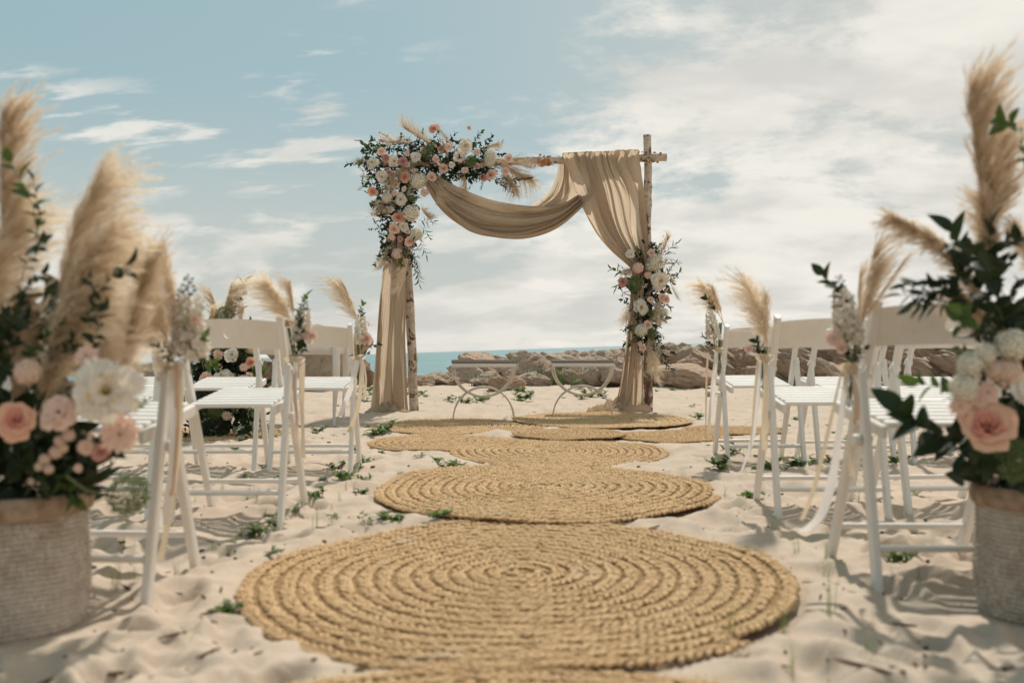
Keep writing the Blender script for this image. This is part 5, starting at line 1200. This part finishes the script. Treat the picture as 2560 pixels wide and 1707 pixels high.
plant(1395, 965, .50, GM[0], 'dark green grass clump at the foot of the rocks between the stools', 'grass', 'grass clumps at the foot of the rocks'); plant(1335, 964, .46, GM[1], 'grass clump left of the darker clump between the stools', 'grass', 'grass clumps at the foot of the rocks')
plant(1440, 970, .34, GM[2], 'grass clump behind the left legs of the right stool', 'grass', 'grass clumps at the foot of the rocks'); plant(1190, 965, .36, GM[1], 'grey green grass clump behind the left stool', 'grass', 'grass clumps at the foot of the rocks')
plant(1215, 1000, .18, GM[2], 'small grass clump under the left stool', 'grass', 'grass clumps at the foot of the rocks')
r = random.Random(12); WC = [(r.uniform(900, 1740), 968+abs(r.gauss(0, 24))) for _ in range(16)]
for i in range(170):
    q = r.random()
    if q < .55: c0 = r.choice(WC); px, py = c0[0]+r.gauss(0, 26), c0[1]+r.gauss(0, 5); s = r.uniform(.06, .20)
    elif q < .75: px, py = r.uniform(1720, 2400), r.uniform(985, 1260); s = r.uniform(.05, .13)
    else: px, py = r.uniform(560, 1000), r.uniform(1000, 1400); s = r.uniform(.05, .12)
    v = _f+(px-1280)/FPX*_r+(853.5-py)/FPX*_u; t_ = -CAM_Z/v[2]; x, y = v[0]*t_, v[1]*t_
    if y > 18 or any(math.hypot(x-a[0], y-a[1]) < a[2]+.03 for a in RUGS): continue
    plant(px, py, s, WM[i % 7], 'little green sprout scattered in the sand' + (' behind the arch' if q < .55 else ' among the right chairs' if q < .75 else ' among the left chairs'), 'weed', 'sprouts in the sand'+(' behind the arch' if q < .55 else ' among the right chairs' if q < .75 else ' among the left chairs'))
for (px, py, s, lb) in ((1830, 1600, .22, 'thin grass tuft at the right rim of the big rug'), (1960, 1590, .20, 'thin grass tuft right of the big rug near the camera'), (2080, 1560, .20, 'sparse grass below the nearest right chair'), (1980, 1690, .12, 'grass blades at the bottom right of the aisle'), (2180, 1690, .14, 'grass blades at the bottom in front of the right basket')):
    plant(px, py, s, SM[(px//7) % 4], lb, 'grass', 'thin grass tufts in the foreground')
for i in range(60):
    px, py = (r.uniform(230, 900), r.uniform(1200, 1480)) if i % 3 else (r.uniform(1780, 2350), r.uniform(1150, 1560))
    v = _f+(px-1280)/FPX*_r+(853.5-py)/FPX*_u; t_ = -CAM_Z/v[2]; x, y = v[0]*t_, v[1]*t_
    if any(math.hypot(x-a[0], y-a[1]) < a[2]+.03 for a in RUGS): continue
    sd_ = ' left' if px < 1280 else ' right'
    plant(px, py, r.uniform(.07, .16), SM[i % 4], 'few thin grass blades in the sand under the'+sd_+' chairs', 'grass', 'thin grass blades under the'+sd_+' chairs')
# small debris nobody could count
n = 2600; Vs = []; Fs = []; rg = np.random.default_rng(4); k = 0
y = .9*np.exp(rg.random(n)*2.8); x = (rg.random(n)*2-1)*(.5+.62*y)
z = gh(x, y)
for i in range(n):
    if any(math.hypot(x[i]-a[0], y[i]-a[1]) < a[2]+.01 for a in RUGS) and rg.random() < .93: continue
    s = rg.uniform(.0025, .007) if rg.random() < .90 else rg.uniform(.007, .013); st = rg.uniform(2, 7) if rg.random() < .30 else 1.3; a = rg.uniform(0, 6.28)
    V = EV*np.array([s*st, s*.6, s*.5]); V = V*(1+.25*rg.normal(size=(len(V), 1))*.5); c_, s2 = math.cos(a), math.sin(a)
    V = np.stack([V[:, 0]*c_-V[:, 1]*s2+x[i], V[:, 0]*s2+V[:, 1]*c_+y[i], V[:, 2]+z[i]+s*.25], 1); Vs.append(V); Fs.append(EF+k); k += len(V)
o = link('sand_debris', mesh('sand_debris', np.vstack(Vs), np.vstack(Fs), TWIG)); tag(o, 'scattered dark pebbles, twigs and dry leaves on the sand', 'debris', kind='stuff')
